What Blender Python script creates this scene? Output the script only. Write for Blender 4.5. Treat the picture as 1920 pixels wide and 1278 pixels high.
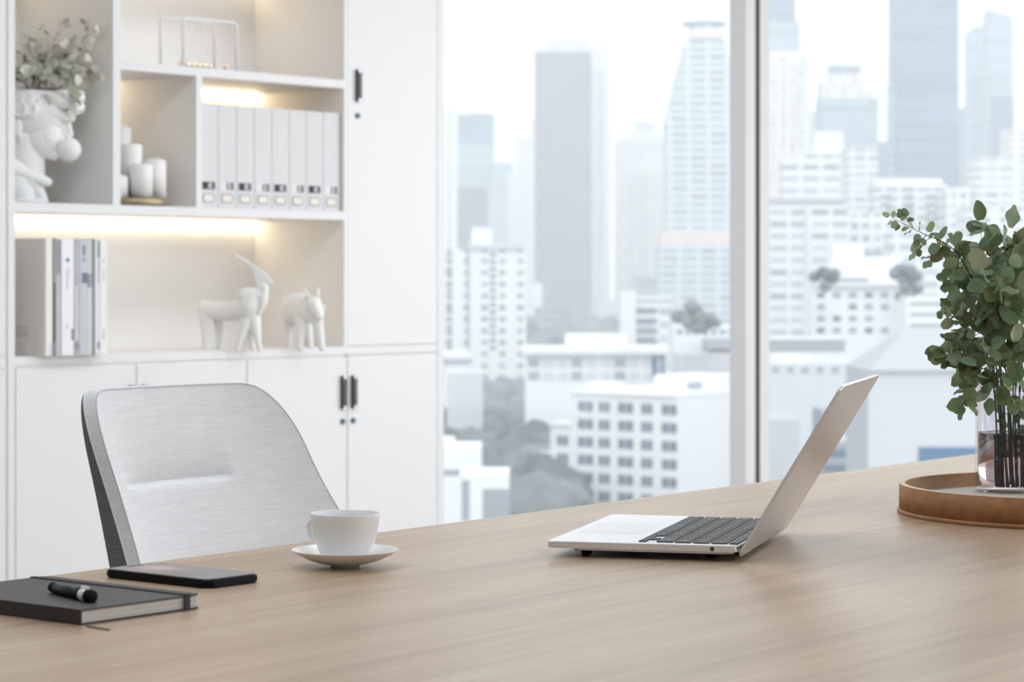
import bpy, bmesh, math, random
from mathutils import Vector, Matrix, noise
from math import pi, sin, cos, radians

for o in list(bpy.data.objects):
    bpy.data.objects.remove(o, do_unlink=True)
S = bpy.context.scene
COL = S.collection

# ------------------------------------------------------------------ camera
FPX, CXP, HY, CAMZ = 4650.0, 960.0, 520.0, 1.04
PHI = radians(39.55)
RT = Vector((sin(PHI), -cos(PHI)))
FW = Vector((cos(PHI), sin(PHI)))
YAW = PHI - pi / 2            # rotation that makes local x = camera right

def ray(px):
    return RT * ((px - CXP) / FPX) + FW

def at_z(px, py, Z):
    d = (CAMZ - Z) * FPX / (py - HY)
    p = ray(px) * d
    return Vector((p.x, p.y, Z))

def at_y(px, py, Y):
    r = ray(px)
    d = Y / r.y
    return Vector((r.x * d, Y, CAMZ - (py - HY) / FPX * d))

def at_d(px, py, d):
    p = ray(px) * d
    return Vector((p.x, p.y, CAMZ - (py - HY) / FPX * d))

cd = bpy.data.cameras.new('camera')
cam = bpy.data.objects.new('camera', cd)
COL.objects.link(cam)
cd.sensor_width = 36
cd.lens = FPX / 1920 * 36
cd.shift_y = -(639 - HY) / 1920
cd.clip_end = 8000
cd.dof.use_dof = True
cd.dof.focus_distance = 2.72
cd.dof.aperture_fstop = 12.5
cam.location = (0, 0, CAMZ)
cam.rotation_euler = (pi / 2, 0, YAW)
S.camera = cam

# ------------------------------------------------------------------ world, lights, exposure
W = bpy.data.worlds.new('sky')
S.world = W
W.use_nodes = True
bg = W.node_tree.nodes['Background']
bg.inputs[0].default_value = (0.93, 0.965, 1.0, 1)
bg.inputs[1].default_value = 1.22

sl = bpy.data.lights.new('sun', 'SUN')
sl.energy, sl.angle, sl.color = 0.75, radians(25), (1, 0.98, 0.95)
so = bpy.data.objects.new('sun', sl)
COL.objects.link(so)
so.rotation_euler = (radians(52), 0, YAW)

def area(name, loc, rot, sx, sy, watts, color=(1, 1, 1), spread=pi):
    l = bpy.data.lights.new(name, 'AREA')
    l.shape = 'RECTANGLE'
    l.size, l.size_y, l.energy, l.color = sx, sy, watts, color
    l.spread = spread
    o = bpy.data.objects.new(name, l)
    o.location, o.rotation_euler = loc, rot
    COL.objects.link(o)
    return o

CEIL = 2.9
for i, (x, y, w) in enumerate([(0.6, 2.6, 15), (3.2, 3.1, 19), (6.0, 2.8, 28), (1.0, -1.2, 19), (4.4, -1.2, 38), (7.6, -1.0, 44)]):
    area('ceiling_light', (x, y, CEIL - 0.03), (0, 0, 0), 1.9, 0.9, w, (0.87, 0.935, 1.0))
area('wall_fill_light', (12.2, -0.9, 1.5), (0, radians(90), 0), 2.6, 5.0, 150, (0.90, 0.95, 1.0))  # unseen panel standing in for a right-hand window; the wall stays closed

area('wall_fill_light', (7.6, -3.45, 1.5), (radians(90), 0, 0), 6.0, 2.2, 58, (0.90, 0.95, 1.0))  # unseen panel added to brighten upright surfaces; no window is built behind it

S.view_settings.view_transform = 'Standard'
S.view_settings.look = 'None'
S.view_settings.gamma = 1
S.view_settings.use_curve_mapping = False
S.view_settings.exposure = 0.42
cy = S.cycles
cy.max_bounces = 14
cy.diffuse_bounces = 4
cy.glossy_bounces = 4
cy.transmission_bounces = 10
cy.transparent_max_bounces = 12
cy.volume_bounces = 1
cy.caustics_reflective = False
cy.caustics_refractive = False
cy.sample_clamp_indirect = 6
cy.use_denoising = True
cy.use_light_tree = False

# ------------------------------------------------------------------ material helpers
def nmat(name):
    m = bpy.data.materials.new(name)
    m.use_nodes = True
    nt = m.node_tree
    return m, nt, nt.nodes['Principled BSDF']

def mat(name, col, rough=0.5, metal=0.0, spec=0.5, emit=None, estr=0, trans=0, coat=0, ior=1.45, alpha=1):
    m, nt, b = nmat(name)
    b.inputs['Base Color'].default_value = (*col, 1)
    b.inputs['Roughness'].default_value = rough
    b.inputs['Metallic'].default_value = metal
    b.inputs['Specular IOR Level'].default_value = spec
    b.inputs['Transmission Weight'].default_value = trans
    b.inputs['Coat Weight'].default_value = coat
    b.inputs['IOR'].default_value = ior
    if emit:
        b.inputs['Emission Color'].default_value = (*emit, 1)
        b.inputs['Emission Strength'].default_value = estr
    return m

def N(nt, t, **kw):
    n = nt.nodes.new(t)
    for k, v in kw.items():
        setattr(n, k, v)
    return n

def ramp(nt, pts):
    r = N(nt, 'ShaderNodeValToRGB')
    cr = r.color_ramp
    while len(cr.elements) < len(pts):
        cr.elements.new(0.5)
    for e, (p, c) in zip(cr.elements, pts):
        e.position = p
        e.color = (*c, 1)
    return r

def mathn(nt, op, a, b=None):
    n = N(nt, 'ShaderNodeMath', operation=op)
    for i, v in enumerate((a, b)):
        if v is None: continue
        if isinstance(v, (int, float)): n.inputs[i].default_value = v
        else: nt.links.new(v, n.inputs[i])
    return n.outputs[0]

def wood(name, c0, c1, c2, scale=(1, 1, 1), rough=0.4, bump=0.05, spec=0.5, fine=1.0):
    m, nt, b = nmat(name)
    L = nt.links.new
    tc = N(nt, 'ShaderNodeTexCoord')
    def ns(sc, detail, off=0):
        mp = N(nt, 'ShaderNodeMapping')
        mp.inputs['Scale'].default_value = [a * k for a, k in zip(sc, scale)]
        mp.inputs['Location'].default_value = (off, off * 2, off)
        L(tc.outputs['Object'], mp.inputs[0])
        n = N(nt, 'ShaderNodeTexNoise')
        n.inputs['Scale'].default_value = 1
        n.inputs['Detail'].default_value = detail
        n.inputs['Roughness'].default_value = 0.6
        L(mp.outputs[0], n.inputs[0])
        return n.outputs[0]
    broad = ns((1.1, 9, 9), 4, 3)
    mid = ns((2.5, 55, 55), 6, 7)
    fin = ns((9 * fine, 420 * fine, 420 * fine), 3, 1)
    r1 = ramp(nt, [(0.28, c0), (0.5, c1), (0.75, c2)])
    mx = mathn(nt, 'ADD', mathn(nt, 'MULTIPLY', broad, 0.45), mathn(nt, 'MULTIPLY', mid, 0.55))
    L(mx, r1.inputs[0])
    r2 = ramp(nt, [(0.3, (0.80, 0.77, 0.74)), (0.5, (1, 1, 1)), (0.8, (1.05, 1.05, 1.05))])
    L(fin, r2.inputs[0])
    mul = N(nt, 'ShaderNodeMix', data_type='RGBA', blend_type='MULTIPLY')
    mul.inputs[0].default_value = 0.75
    L(r1.outputs[0], mul.inputs[6]); L(r2.outputs[0], mul.inputs[7])
    L(mul.outputs[2], b.inputs['Base Color'])
    b.inputs['Roughness'].default_value = rough
    b.inputs['Specular IOR Level'].default_value = spec
    bp = N(nt, 'ShaderNodeBump')
    bp.inputs['Strength'].default_value = bump
    bp.inputs['Distance'].default_value = 0.001
    L(fin, bp.inputs['Height']); L(bp.outputs[0], b.inputs['Normal'])
    return m

def fabric(name, c0, c1, thread=1500, streak=True):
    m, nt, b = nmat(name)
    L = nt.links.new
    tc = N(nt, 'ShaderNodeTexCoord')
    def ns(sc, det):
        mp = N(nt, 'ShaderNodeMapping'); mp.inputs['Scale'].default_value = sc
        L(tc.outputs['Object'], mp.inputs[0])
        n = N(nt, 'ShaderNodeTexNoise'); n.inputs['Scale'].default_value = 1
        n.inputs['Detail'].default_value = det
        L(mp.outputs[0], n.inputs[0]); return n.outputs[0]
    hor = ns((22, 22, 420), 3)
    ver = ns((900, 900, 60), 3)
    fuzz = ns((1300, 1300, 1300), 2)
    s = mathn(nt, 'ADD', mathn(nt, 'MULTIPLY', hor, 0.28), mathn(nt, 'ADD', mathn(nt, 'MULTIPLY', ver, 0.30), mathn(nt, 'MULTIPLY', fuzz, 0.42)))
    r = ramp(nt, [(0.40, c0), (0.62, c1)])
    L(s, r.inputs[0]); L(r.outputs[0], b.inputs['Base Color'])
    b.inputs['Roughness'].default_value = 0.95
    b.inputs['Specular IOR Level'].default_value = 0.15
    b.inputs['Sheen Weight'].default_value = 0.25
    bp = N(nt, 'ShaderNodeBump'); bp.inputs['Strength'].default_value = 0.35
    bp.inputs['Distance'].default_value = 0.0008
    L(s, bp.inputs['Height']); L(bp.outputs[0], b.inputs['Normal'])
    return m

M = {}
M['white'] = mat('white_laminate', (0.765, 0.765, 0.78), 0.35, spec=0.35)
M['inner'] = mat('cabinet_inner_laminate', (0.90, 0.885, 0.87), 0.5, spec=0.2)
M['wall'] = mat('wall_paint', (0.80, 0.80, 0.80), 0.8)
M['ceil'] = mat('ceiling_paint', (0.86, 0.86, 0.86), 0.9)
M['floor'] = wood('floor_boards', (0.42, 0.36, 0.30), (0.50, 0.44, 0.37), (0.56, 0.50, 0.43), rough=0.5)
M['black'] = mat('black_handle_metal', (0.012, 0.012, 0.014), 0.35)
M['steel'] = mat('brushed_steel', (0.35, 0.36, 0.38), 0.3, 1)
M['lock'] = mat('lock_metal', (0.06, 0.09, 0.12), 0.35, 0.5)
M['dgap'] = mat('cabinet_carcass_board', (0.80, 0.80, 0.81), 0.6)
M['gasket'] = mat('black_gasket', (0.012, 0.012, 0.016), 0.6)
M['frame'] = mat('window_frame_paint', (0.74, 0.74, 0.755), 0.4)
M['reveal'] = mat('shade_grey_reveal', (0.58, 0.575, 0.58), 0.5)  # frame grey lowered: shade of its side faces put into the colour
M['led'] = mat('led_strip_glow', (1, 0.9, 0.75), 0.5, emit=(1.0, 0.81, 0.54), estr=5.5)
M['oak'] = wood('pale_oak_veneer', (0.31, 0.205, 0.125), (0.485, 0.35, 0.236), (0.60, 0.465, 0.335), rough=0.33, bump=0.06, spec=0.55)
M['tray'] = wood('walnut_plywood', (0.27, 0.12, 0.042), (0.40, 0.20, 0.085), (0.52, 0.29, 0.14), scale=(1.5, 1.2, 2.2), rough=0.55, spec=0.25)
M['trayedge'] = mat('plywood_edge', (0.72, 0.52, 0.36), 0.5)
M['traypad'] = mat('tray_linen_lining', (0.55, 0.52, 0.47), 0.8)
M['fab'] = fabric('grey_chair_fabric', (0.66, 0.66, 0.675), (0.82, 0.82, 0.83))
M['fabd'] = fabric('dark_chair_fabric', (0.09, 0.09, 0.10), (0.15, 0.15, 0.165))
M['piping'] = mat('pale_piping', (0.75, 0.75, 0.76), 0.8)
M['seam'] = mat('seam_thread', (0.42, 0.42, 0.43), 0.9)
M['chrome'] = mat('polished_aluminium', (0.75, 0.75, 0.77), 0.18, 1)
M['porc'] = mat('white_porcelain', (0.91, 0.905, 0.90), 0.25, spec=0.5)
M['plaster'] = mat('white_plaster', (0.90, 0.90, 0.895), 0.7, spec=0.25)
M['alu'] = mat('laptop_aluminium', (0.80, 0.79, 0.78), 0.36, 1)
M['alutop'] = mat('laptop_deck_aluminium', (0.86, 0.88, 0.90), 0.42, 0.55)
M['key'] = mat('black_keycap', (0.045, 0.045, 0.05), 0.5)
M['glyph'] = mat('key_legend', (0.6, 0.6, 0.6), 0.6)
M['screen'] = mat('laptop_screen_glass', (0.01, 0.01, 0.012), 0.1)
M['rubber'] = mat('black_rubber', (0.005, 0.005, 0.005), 0.6, spec=0.2)
M['cover'] = mat('black_notebook_cover', (0.014, 0.013, 0.013), 0.5, spec=0.7)
M['elastic'] = mat('dark_elastic', (0.05, 0.05, 0.05), 0.8)
M['phone'] = mat('black_phone_body', (0.004, 0.004, 0.005), 0.25, spec=0.15)
M['brass'] = mat('brushed_brass', (0.42, 0.345, 0.22), 0.5, 1)
M['candle'] = mat('white_wax', (0.88, 0.87, 0.86), 0.5)
M['wick'] = mat('wick', (0.55, 0.5, 0.45), 0.9)
M['acryl'] = mat('pale_acrylic', (0.80, 0.83, 0.85), 0.15)
M['pearl'] = mat('gilded_ball_metal', (0.95, 0.86, 0.72), 0.15, 0.9)
M['thread'] = mat('clear_thread', (0.7, 0.7, 0.7), 0.4)
M['binder'] = mat('grey_binder_board', (0.70, 0.70, 0.72), 0.6)
M['blabel'] = mat('black_label_print', (0.012, 0.013, 0.02), 0.5)
M['wlabel'] = mat('pale_label_print', (0.78, 0.78, 0.80), 0.6)
M['beige'] = mat('beige_paper_card', (0.86, 0.80, 0.75), 0.7)
M['cframe'] = mat('card_holder_frame', (0.36, 0.35, 0.36), 0.5)
M['soil'] = mat('dark_potting_soil', (0.05, 0.04, 0.03), 0.95)
M['stem'] = mat('brown_stem', (0.10, 0.085, 0.06), 0.7)
M['green_stem'] = mat('dark_green_stem', (0.035, 0.05, 0.025), 0.6)
M['pages'] = None

def pages():
    m, nt, b = nmat('cream_page_edges')
    tc = N(nt, 'ShaderNodeTexCoord'); mp = N(nt, 'ShaderNodeMapping')
    mp.inputs['Scale'].default_value = (3, 3, 2200)
    nt.links.new(tc.outputs['Object'], mp.inputs[0])
    n = N(nt, 'ShaderNodeTexNoise'); n.inputs['Scale'].default_value = 1
    nt.links.new(mp.outputs[0], n.inputs[0])
    r = ramp(nt, [(0.3, (0.50, 0.47, 0.43)), (0.7, (0.72, 0.69, 0.64))])
    nt.links.new(n.outputs[0], r.inputs[0]); nt.links.new(r.outputs[0], b.inputs['Base Color'])
    b.inputs['Roughness'].default_value = 0.9
    return m
M['pages'] = pages()

def leafmat(name, cols, trans=0.25):
    m, nt, b = nmat(name)
    g = N(nt, 'ShaderNodeNewGeometry')
    r = ramp(nt, [(i / (len(cols) - 1), c) for i, c in enumerate(cols)])
    nt.links.new(g.outputs['Random Per Island'], r.inputs[0])
    nt.links.new(r.outputs[0], b.inputs['Base Color'])
    b.inputs['Roughness'].default_value = 0.55
    b.inputs['Specular IOR Level'].default_value = 0.35
    t = N(nt, 'ShaderNodeBsdfTranslucent')
    nt.links.new(r.outputs[0], t.inputs[0])
    mx = N(nt, 'ShaderNodeMixShader'); mx.inputs[0].default_value = trans
    out = nt.nodes['Material Output']
    nt.links.new(b.outputs[0], mx.inputs[1]); nt.links.new(t.outputs[0], mx.inputs[2])
    nt.links.new(mx.outputs[0], out.inputs[0])
    return m
M['leaf'] = leafmat('eucalyptus_leaves', [(0.284, 0.406, 0.239), (0.226, 0.256, 0.099), (0.496, 0.63, 0.435), (0.256, 0.226, 0.112), (0.36, 0.496, 0.308), (0.127, 0.157, 0.063), (0.15, 0.226, 0.125), (0.196, 0.256, 0.112), (0.24, 0.36, 0.224), (0.15, 0.143, 0.063), (0.33, 0.466, 0.308), (0.127, 0.196, 0.105), (0.196, 0.18, 0.084), (0.18, 0.284, 0.168), (0.42, 0.54, 0.308), (0.3, 0.36, 0.168), (0.46, 0.54, 0.42), (0.36, 0.42, 0.26)], 0.35)
M['leafpale'] = leafmat('silvery_leaves', [(0.50, 0.50, 0.43), (0.80, 0.80, 0.75), (0.66, 0.66, 0.58), (0.88, 0.88, 0.84), (0.24, 0.22, 0.16)])
M['canopy'] = leafmat('hazy_tree_canopy', [(0.13, 0.155, 0.165), (0.20, 0.235, 0.245), (0.09, 0.11, 0.13)], 0.0)

def glass(name, tint=(1, 1, 1), mixf=0.05):
    m = bpy.data.materials.new(name); m.use_nodes = True
    nt = m.node_tree; nt.nodes.clear()
    t = N(nt, 'ShaderNodeBsdfTransparent'); t.inputs[0].default_value = (*tint, 1)
    g = N(nt, 'ShaderNodeBsdfGlossy'); g.inputs['Roughness'].default_value = 0.0
    mx = N(nt, 'ShaderNodeMixShader'); mx.inputs[0].default_value = mixf
    o = N(nt, 'ShaderNodeOutputMaterial')
    nt.links.new(t.outputs[0], mx.inputs[1]); nt.links.new(g.outputs[0], mx.inputs[2]); nt.links.new(mx.outputs[0], o.inputs[0])
    return m
M['pane'] = glass('window_glass', (0.985, 0.99, 0.99), 0.006)
def vglass():
    m = glass('clear_vase_glass', (0.95, 0.94, 0.95), 0.1)
    nt = m.node_tree
    mx = [n for n in nt.nodes if n.type == 'MIX_SHADER'][0]
    lw = N(nt, 'ShaderNodeLayerWeight')
    lw.inputs[0].default_value = 0.5
    f = mathn(nt, 'ADD', mathn(nt, 'MULTIPLY', mathn(nt, 'POWER', lw.outputs['Facing'], 4.0), 0.75), 0.035)
    nt.links.new(f, mx.inputs[0])
    return m
M['vase'] = vglass()
M['water'] = mat('vase_water', (0.68, 0.59, 0.58), 0.0, trans=1, ior=1.33)

# ------------------------------------------------------------------ mesh helpers
def link(name, me, parent=None, mat_=None, loc=(0, 0, 0), rot=(0, 0, 0), smooth=False):
    if mat_ is not None and len(me.materials) == 0:
        me.materials.append(mat_)
    if smooth:
        for p in me.polygons: p.use_smooth = True
    o = bpy.data.objects.new(name, me)
    COL.objects.link(o)
    if parent: o.parent = parent
    o.location, o.rotation_euler = loc, rot
    return o

def tag(o, label=None, cat=None, group=None, kind=None):
    if label: o['label'] = label
    if cat: o['category'] = cat
    if group: o['group'] = group
    if kind: o['kind'] = kind
    return o

def empty(name, loc, rot=0, label=None, cat=None, group=None, kind=None):
    o = bpy.data.objects.new(name, None)
    o.empty_display_size = 0.05
    COL.objects.link(o)
    o.location = loc; o.rotation_euler = (0, 0, rot)
    return tag(o, label, cat, group, kind)

def b2m(bm, name):
    me = bpy.data.meshes.new(name)
    bmesh.ops.recalc_face_normals(bm, faces=bm.faces)
    bm.to_mesh(me); bm.free()
    return me

def add_box(bm, x0, x1, y0, y1, z0, z1):
    vs = [bm.verts.new((x, y, z)) for x in (x0, x1) for y in (y0, y1) for z in (z0, z1)]
    for f in ((0, 1, 3, 2), (4, 6, 7, 5), (0, 4, 5, 1), (2, 3, 7, 6), (0, 2, 6, 4), (1, 5, 7, 3)):
        bm.faces.new([vs[i] for i in f])

def box(name, x0, x1, y0, y1, z0, z1, m, parent=None, bev=0.0, seg=2, smooth=False):
    bm = bmesh.new()
    add_box(bm, x0, x1, y0, y1, z0, z1)
    if bev:
        bmesh.ops.bevel(bm, geom=list(bm.edges), offset=bev, segments=seg, affect='EDGES', profile=0.5)
    o = link(name, b2m(bm, name), parent, m)
    if bev:
        for p in o.data.polygons: p.use_smooth = True
        md = o.modifiers.new('wn', 'WEIGHTED_NORMAL')
    return o

def boxes(name, lst, m, parent=None):
    bm = bmesh.new()
    for b in lst: add_box(bm, *b)
    return link(name, b2m(bm, name), parent, m)

def rrect(w, h, r, n=6):
    pts = []
    for cx, cy_, a0 in ((w / 2 - r, h / 2 - r, 0), (-w / 2 + r, h / 2 - r, 90), (-w / 2 + r, -h / 2 + r, 180), (w / 2 - r, -h / 2 + r, 270)):
        for i in range(n + 1):
            a = radians(a0 + 90 * i / n)
            pts.append((cx + r * cos(a), cy_ + r * sin(a)))
    return pts

def prism(name, pts, z0, z1, m, parent=None, bev=0.0, seg=2, loc=(0, 0, 0), rot=(0, 0, 0), smooth=True):
    bm = bmesh.new()
    lo = [bm.verts.new((x, y, z0)) for x, y in pts]
    hi = [bm.verts.new((x, y, z1)) for x, y in pts]
    f0 = bm.faces.new(lo[::-1]); f1 = bm.faces.new(hi)
    n = len(pts)
    for i in range(n):
        bm.faces.new((lo[i], lo[(i + 1) % n], hi[(i + 1) % n], hi[i]))
    if bev:
        bmesh.ops.bevel(bm, geom=list(f0.edges) + list(f1.edges), offset=bev, segments=seg, affect='EDGES', profile=0.5)
    o = link(name, b2m(bm, name), parent, m, loc, rot, smooth)
    if smooth: o.modifiers.new('wn', 'WEIGHTED_NORMAL')
    return o

def lathe_bm(bm, prof, seg=64, cx=0, cy_=0):
    rings = []
    for r, z in prof:
        if r < 1e-6: rings.append([bm.verts.new((cx, cy_, z))])
        else: rings.append([bm.verts.new((cx + r * cos(2 * pi * i / seg), cy_ + r * sin(2 * pi * i / seg), z)) for i in range(seg)])
    for a, b in zip(rings, rings[1:]):
        for i in range(seg):
            j = (i + 1) % seg
            if len(a) == 1 and len(b) == 1: continue
            if len(a) == 1: bm.faces.new((a[0], b[i], b[j]))
            elif len(b) == 1: bm.faces.new((a[i], a[j], b[0]))
            else: bm.faces.new((a[i], a[j], b[j], b[i]))

def lathe(name, prof, m, parent=None, seg=64, loc=(0, 0, 0), smooth=True):
    bm = bmesh.new(); lathe_bm(bm, prof, seg)
    return link(name, b2m(bm, name), parent, m, loc, smooth=smooth)

def tube_bm(bm, pts, rad, seg=8, closed=False, squash=None):
    pts = [Vector(p) for p in pts]
    n = len(pts)
    if not hasattr(rad, '__len__'): rad = [rad] * n
    rings = []; up = None
    for i, p in enumerate(pts):
        if closed: t = pts[(i + 1) % n] - pts[i - 1]
        else: t = pts[min(i + 1, n - 1)] - pts[max(i - 1, 0)]
        t.normalize()
        if up is None:
            up = Vector((0, 0, 1)) if abs(t.z) < 0.9 else Vector((1, 0, 0))
        a = (up - t * up.dot(t))
        if a.length < 1e-6: a = t.orthogonal()
        a.normalize(); up = a
        b = t.cross(a)
        rings.append([bm.verts.new(p + (a * cos(2 * pi * k / seg) + b * sin(2 * pi * k / seg)) * rad[i]) for k in range(seg)])
    m_ = n if closed else n - 1
    for i in range(m_):
        a, b = rings[i], rings[(i + 1) % n]
        for k in range(seg):
            bm.faces.new((a[k], a[(k + 1) % seg], b[(k + 1) % seg], b[k]))
    if not closed:
        bm.faces.new(rings[0][::-1]); bm.faces.new(rings[-1])

def tube(name, pts, rad, m, parent=None, seg=8, closed=False):
    bm = bmesh.new(); tube_bm(bm, pts, rad, seg, closed)
    return link(name, b2m(bm, name), parent, m, smooth=True)

def spline(pts, n=24):
    pts = [Vector(p) for p in pts]
    P = [pts[0] * 2 - pts[1]] + pts + [pts[-1] * 2 - pts[-2]]
    out = []
    for i in range(1, len(P) - 2):
        for k in range(n):
            t = k / n
            a, b, c, d = P[i - 1], P[i], P[i + 1], P[i + 2]
            out.append(0.5 * ((2 * b) + (c - a) * t + (2 * a - 5 * b + 4 * c - d) * t * t + (3 * b - a - 3 * c + d) * t ** 3))
    out.append(pts[-1])
    return out

def ell(bm, c, r, rot=None, sub=3):
    mt = Matrix.Translation(Vector(c))
    if rot: mt = mt @ Matrix.Rotation(rot[1], 4, rot[0])
    mt = mt @ Matrix.Diagonal((*r, 1))
    bmesh.ops.create_icosphere(bm, subdivisions=sub, radius=1, matrix=mt)

def capsule(bm, p0, r0, p1, r1, n=7):
    p0, p1 = Vector(p0), Vector(p1)
    for i in range(n + 1):
        t = i / n
        ell(bm, p0.lerp(p1, t), [r0 + (r1 - r0) * t] * 3)
    d = p1 - p0
    q = d.to_track_quat('Z', 'Y').to_matrix().to_4x4()
    bmesh.ops.create_cone(bm, cap_ends=True, segments=20, radius1=r0, radius2=r1, depth=d.length,
                          matrix=Matrix.Translation((p0 + p1) / 2) @ q)

def fuse(name, bm, m, voxel, smooth_it, parent=None, loc=(0, 0, 0), rot=(0, 0, 0), cut_z=None):
    """join overlapping solids into one continuous surface and keep it as a plain mesh"""
    me = bpy.data.meshes.new('tmp'); bm.to_mesh(me); bm.free()
    t = bpy.data.objects.new('tmp', me); COL.objects.link(t)
    r = t.modifiers.new('r', 'REMESH'); r.mode = 'VOXEL'; r.voxel_size = voxel
    s = t.modifiers.new('s', 'SMOOTH'); s.iterations = smooth_it; s.factor = 0.5
    dg = bpy.context.evaluated_depsgraph_get()
    nm = bpy.data.meshes.new_from_object(t.evaluated_get(dg))
    bpy.data.objects.remove(t, do_unlink=True)
    if cut_z is not None:
        b = bmesh.new(); b.from_mesh(nm)
        g = list(b.verts) + list(b.edges) + list(b.faces)
        cut = bmesh.ops.bisect_plane(b, geom=g, plane_co=(0, 0, cut_z), plane_no=(0, 0, 1), clear_outer=True)
        ed = [e for e in cut['geom_cut'] if isinstance(e, bmesh.types.BMEdge)]
        bmesh.ops.holes_fill(b, edges=ed, sides=0)
        b.to_mesh(nm); b.free()
    nm.name = name
    nm.materials.clear()
    return link(name, nm, parent, m, loc, rot, smooth=True)

def copy_tree(o, parent=None):
    c = o.copy(); COL.objects.link(c)
    if parent is not None: c.parent = parent
    for ch in list(o.children): copy_tree(ch, c)
    return c

# ------------------------------------------------------------------ room shell
X0, X1, Y0, YW = -2.6, 12.4, -3.6, 5.46
def struct(name, x0, x1, y0, y1, z0, z1, m):
    return tag(box(name, x0, x1, y0, y1, z0, z1, m), kind='structure')
struct('floor', X0, X1, Y0, YW + 0.16, -0.1, 0, M['floor'])
struct('ceiling', X0, X1, Y0, YW + 0.16, CEIL, CEIL + 0.1, M['ceil'])
struct('wall_left', X0 - 0.1, X0, Y0, YW + 0.16, 0, CEIL, M['wall'])
struct('wall_front', X0, X1, Y0 - 0.1, Y0, 0, CEIL, M['wall'])
struct('wall_back', X0, 6.115, 5.42, YW + 0.16, 0, CEIL, M['wall'])
struct('wall_right', X1, X1 + 0.1, Y0, YW + 0.16, 0, CEIL, M['wall'])

# window wall: two tall lights either side of a mullion
def window(name, xa, xb, wa, wb, extra=False):
    r = empty(name, ((xa + xb) / 2, 5.4, 0), kind='structure')
    ox = -(xa + xb) / 2
    bl = [(xa + ox, xa + wa + ox, 0, 0.075, 0.02, CEIL - 0.02), (xb - wb + ox, xb + ox, 0, 0.075, 0.02, CEIL - 0.02),
          (xa + wa + ox, xb - wb + ox, 0, 0.075, 0.02, 0.09), (xa + wa + ox, xb - wb + ox, 0, 0.075, CEIL - 0.09, CEIL - 0.02)]
    boxes('window_frame', bl, M['frame'], r)
    boxes('reveal_shade', [(xb - wb + ox - 0.0015, xb - wb + ox, 0.002, 0.073, 0.09, CEIL - 0.09), (xa + wa + ox, xa + wa + ox + 0.0015, 0.002, 0.073, 0.09, CEIL - 0.09)], M['reveal'], r)  # thin sheets on the frame sides that carry the painted shade
    box('window_glass', xa + wa + ox, xb - wb + ox, 0.045, 0.053, 0.09, CEIL - 0.09, M['pane'], r)
    return r
window('window_1', 6.118, 8.0245, 0.066, 0.068)
window('window_2', 8.0485, 12.38, 0.072, 0.07)
tag(box('trim_1', 8.0245, 8.0485, 5.397, 5.475, 0.0, CEIL, M['gasket']), kind='structure')

# ------------------------------------------------------------------ cabinets
YF, YB = 5.0, 5.375
def handle(parent, x, z0, z1, y=YF):
    h = boxes('handle', [(x - 0.0085, x + 0.0085, y - 0.011, y - 0.002, z0, z1)], M['black'], parent)
    for zz in (z0 + 0.004, z1 - 0.004):
        box('handle_post', x - 0.005, x + 0.006, y - 0.0115, y + 0.0, zz - 0.004, zz + 0.004, M['steel'], h)
    return h

def lock(parent, x, z, y=YF):
    bm = bmesh.new()
    bmesh.ops.create_cone(bm, cap_ends=True, segments=24, radius1=0.0085, radius2=0.0075, depth=0.006, matrix=Matrix.Translation((x, y - 0.003, z)) @ Matrix.Rotation(pi / 2, 4, 'X'))
    return link('lock', b2m(bm, 'lock'), parent, M['lock'])

def door(parent, x0, x1, z0, z1, hx=None, hz=None, lz=None):
    d = box('door', x0, x1, YF, YF + 0.0035, z0, z1, M['white'], parent, 0.0012, 1)
    if hx is not None:
        handle(d, hx, hz[0], hz[1])
        lock(d, hx, lz)
    return d

# left tall unit
t = empty('tall_cabinet', (3.5, YF, 0), 0, 'tall white cupboard cut off by the left edge of the photo', 'cabinet')
t.location = (0, 0, 0)
boxes('cabinet_body', [(3.2, 4.0434, YF + 0.004, YB + 0.02, 0.0, 2.4)], M['dgap'], t)
door(t, 3.203, 4.0365, 0.06, 0.806); door(t, 3.203, 4.0365, 0.8395, 2.395)
box('front_rail', 3.203, 4.0365, YF, YF + 0.0035, 0.8095, 0.836, M['white'], t, 0.001, 1)

# middle shelf unit
sc = empty('shelf_cabinet', (0, 0, 0), 0, 'white open shelving with lit compartments above three low cupboard doors', 'cabinet')
XL, XR = 4.0435, 5.2975
boxes('cabinet_frame', [
    (XL, 4.0658, YF, YB, 0.0, 2.4), (5.2825, XR, YF, YB, 0.8145, 2.4), (5.2825, XR, YF + 0.010, YB, 0.0, 0.8145),
    (4.0658, 5.2825, YF, YB, 0.8145, 0.8382),
    (4.0658, 5.2825, YF, YB, 1.2080, 1.2325),
    (4.4205, 5.2825, YF, YB, 1.5925, 1.6168),
    (4.0658, 5.2825, YF, YB, 1.94, 1.964), (4.0658, 5.2825, YF, YB, 2.376, 2.4),
    (4.3944, 4.4205, YF, YB, 1.2325, 1.94), (4.6944, 4.7164, YF, YB, 1.2325, 1.5925),
    (4.0658, 5.2825, YF + 0.03, YB, 0.0, 0.06)], M['white'], sc)
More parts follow.
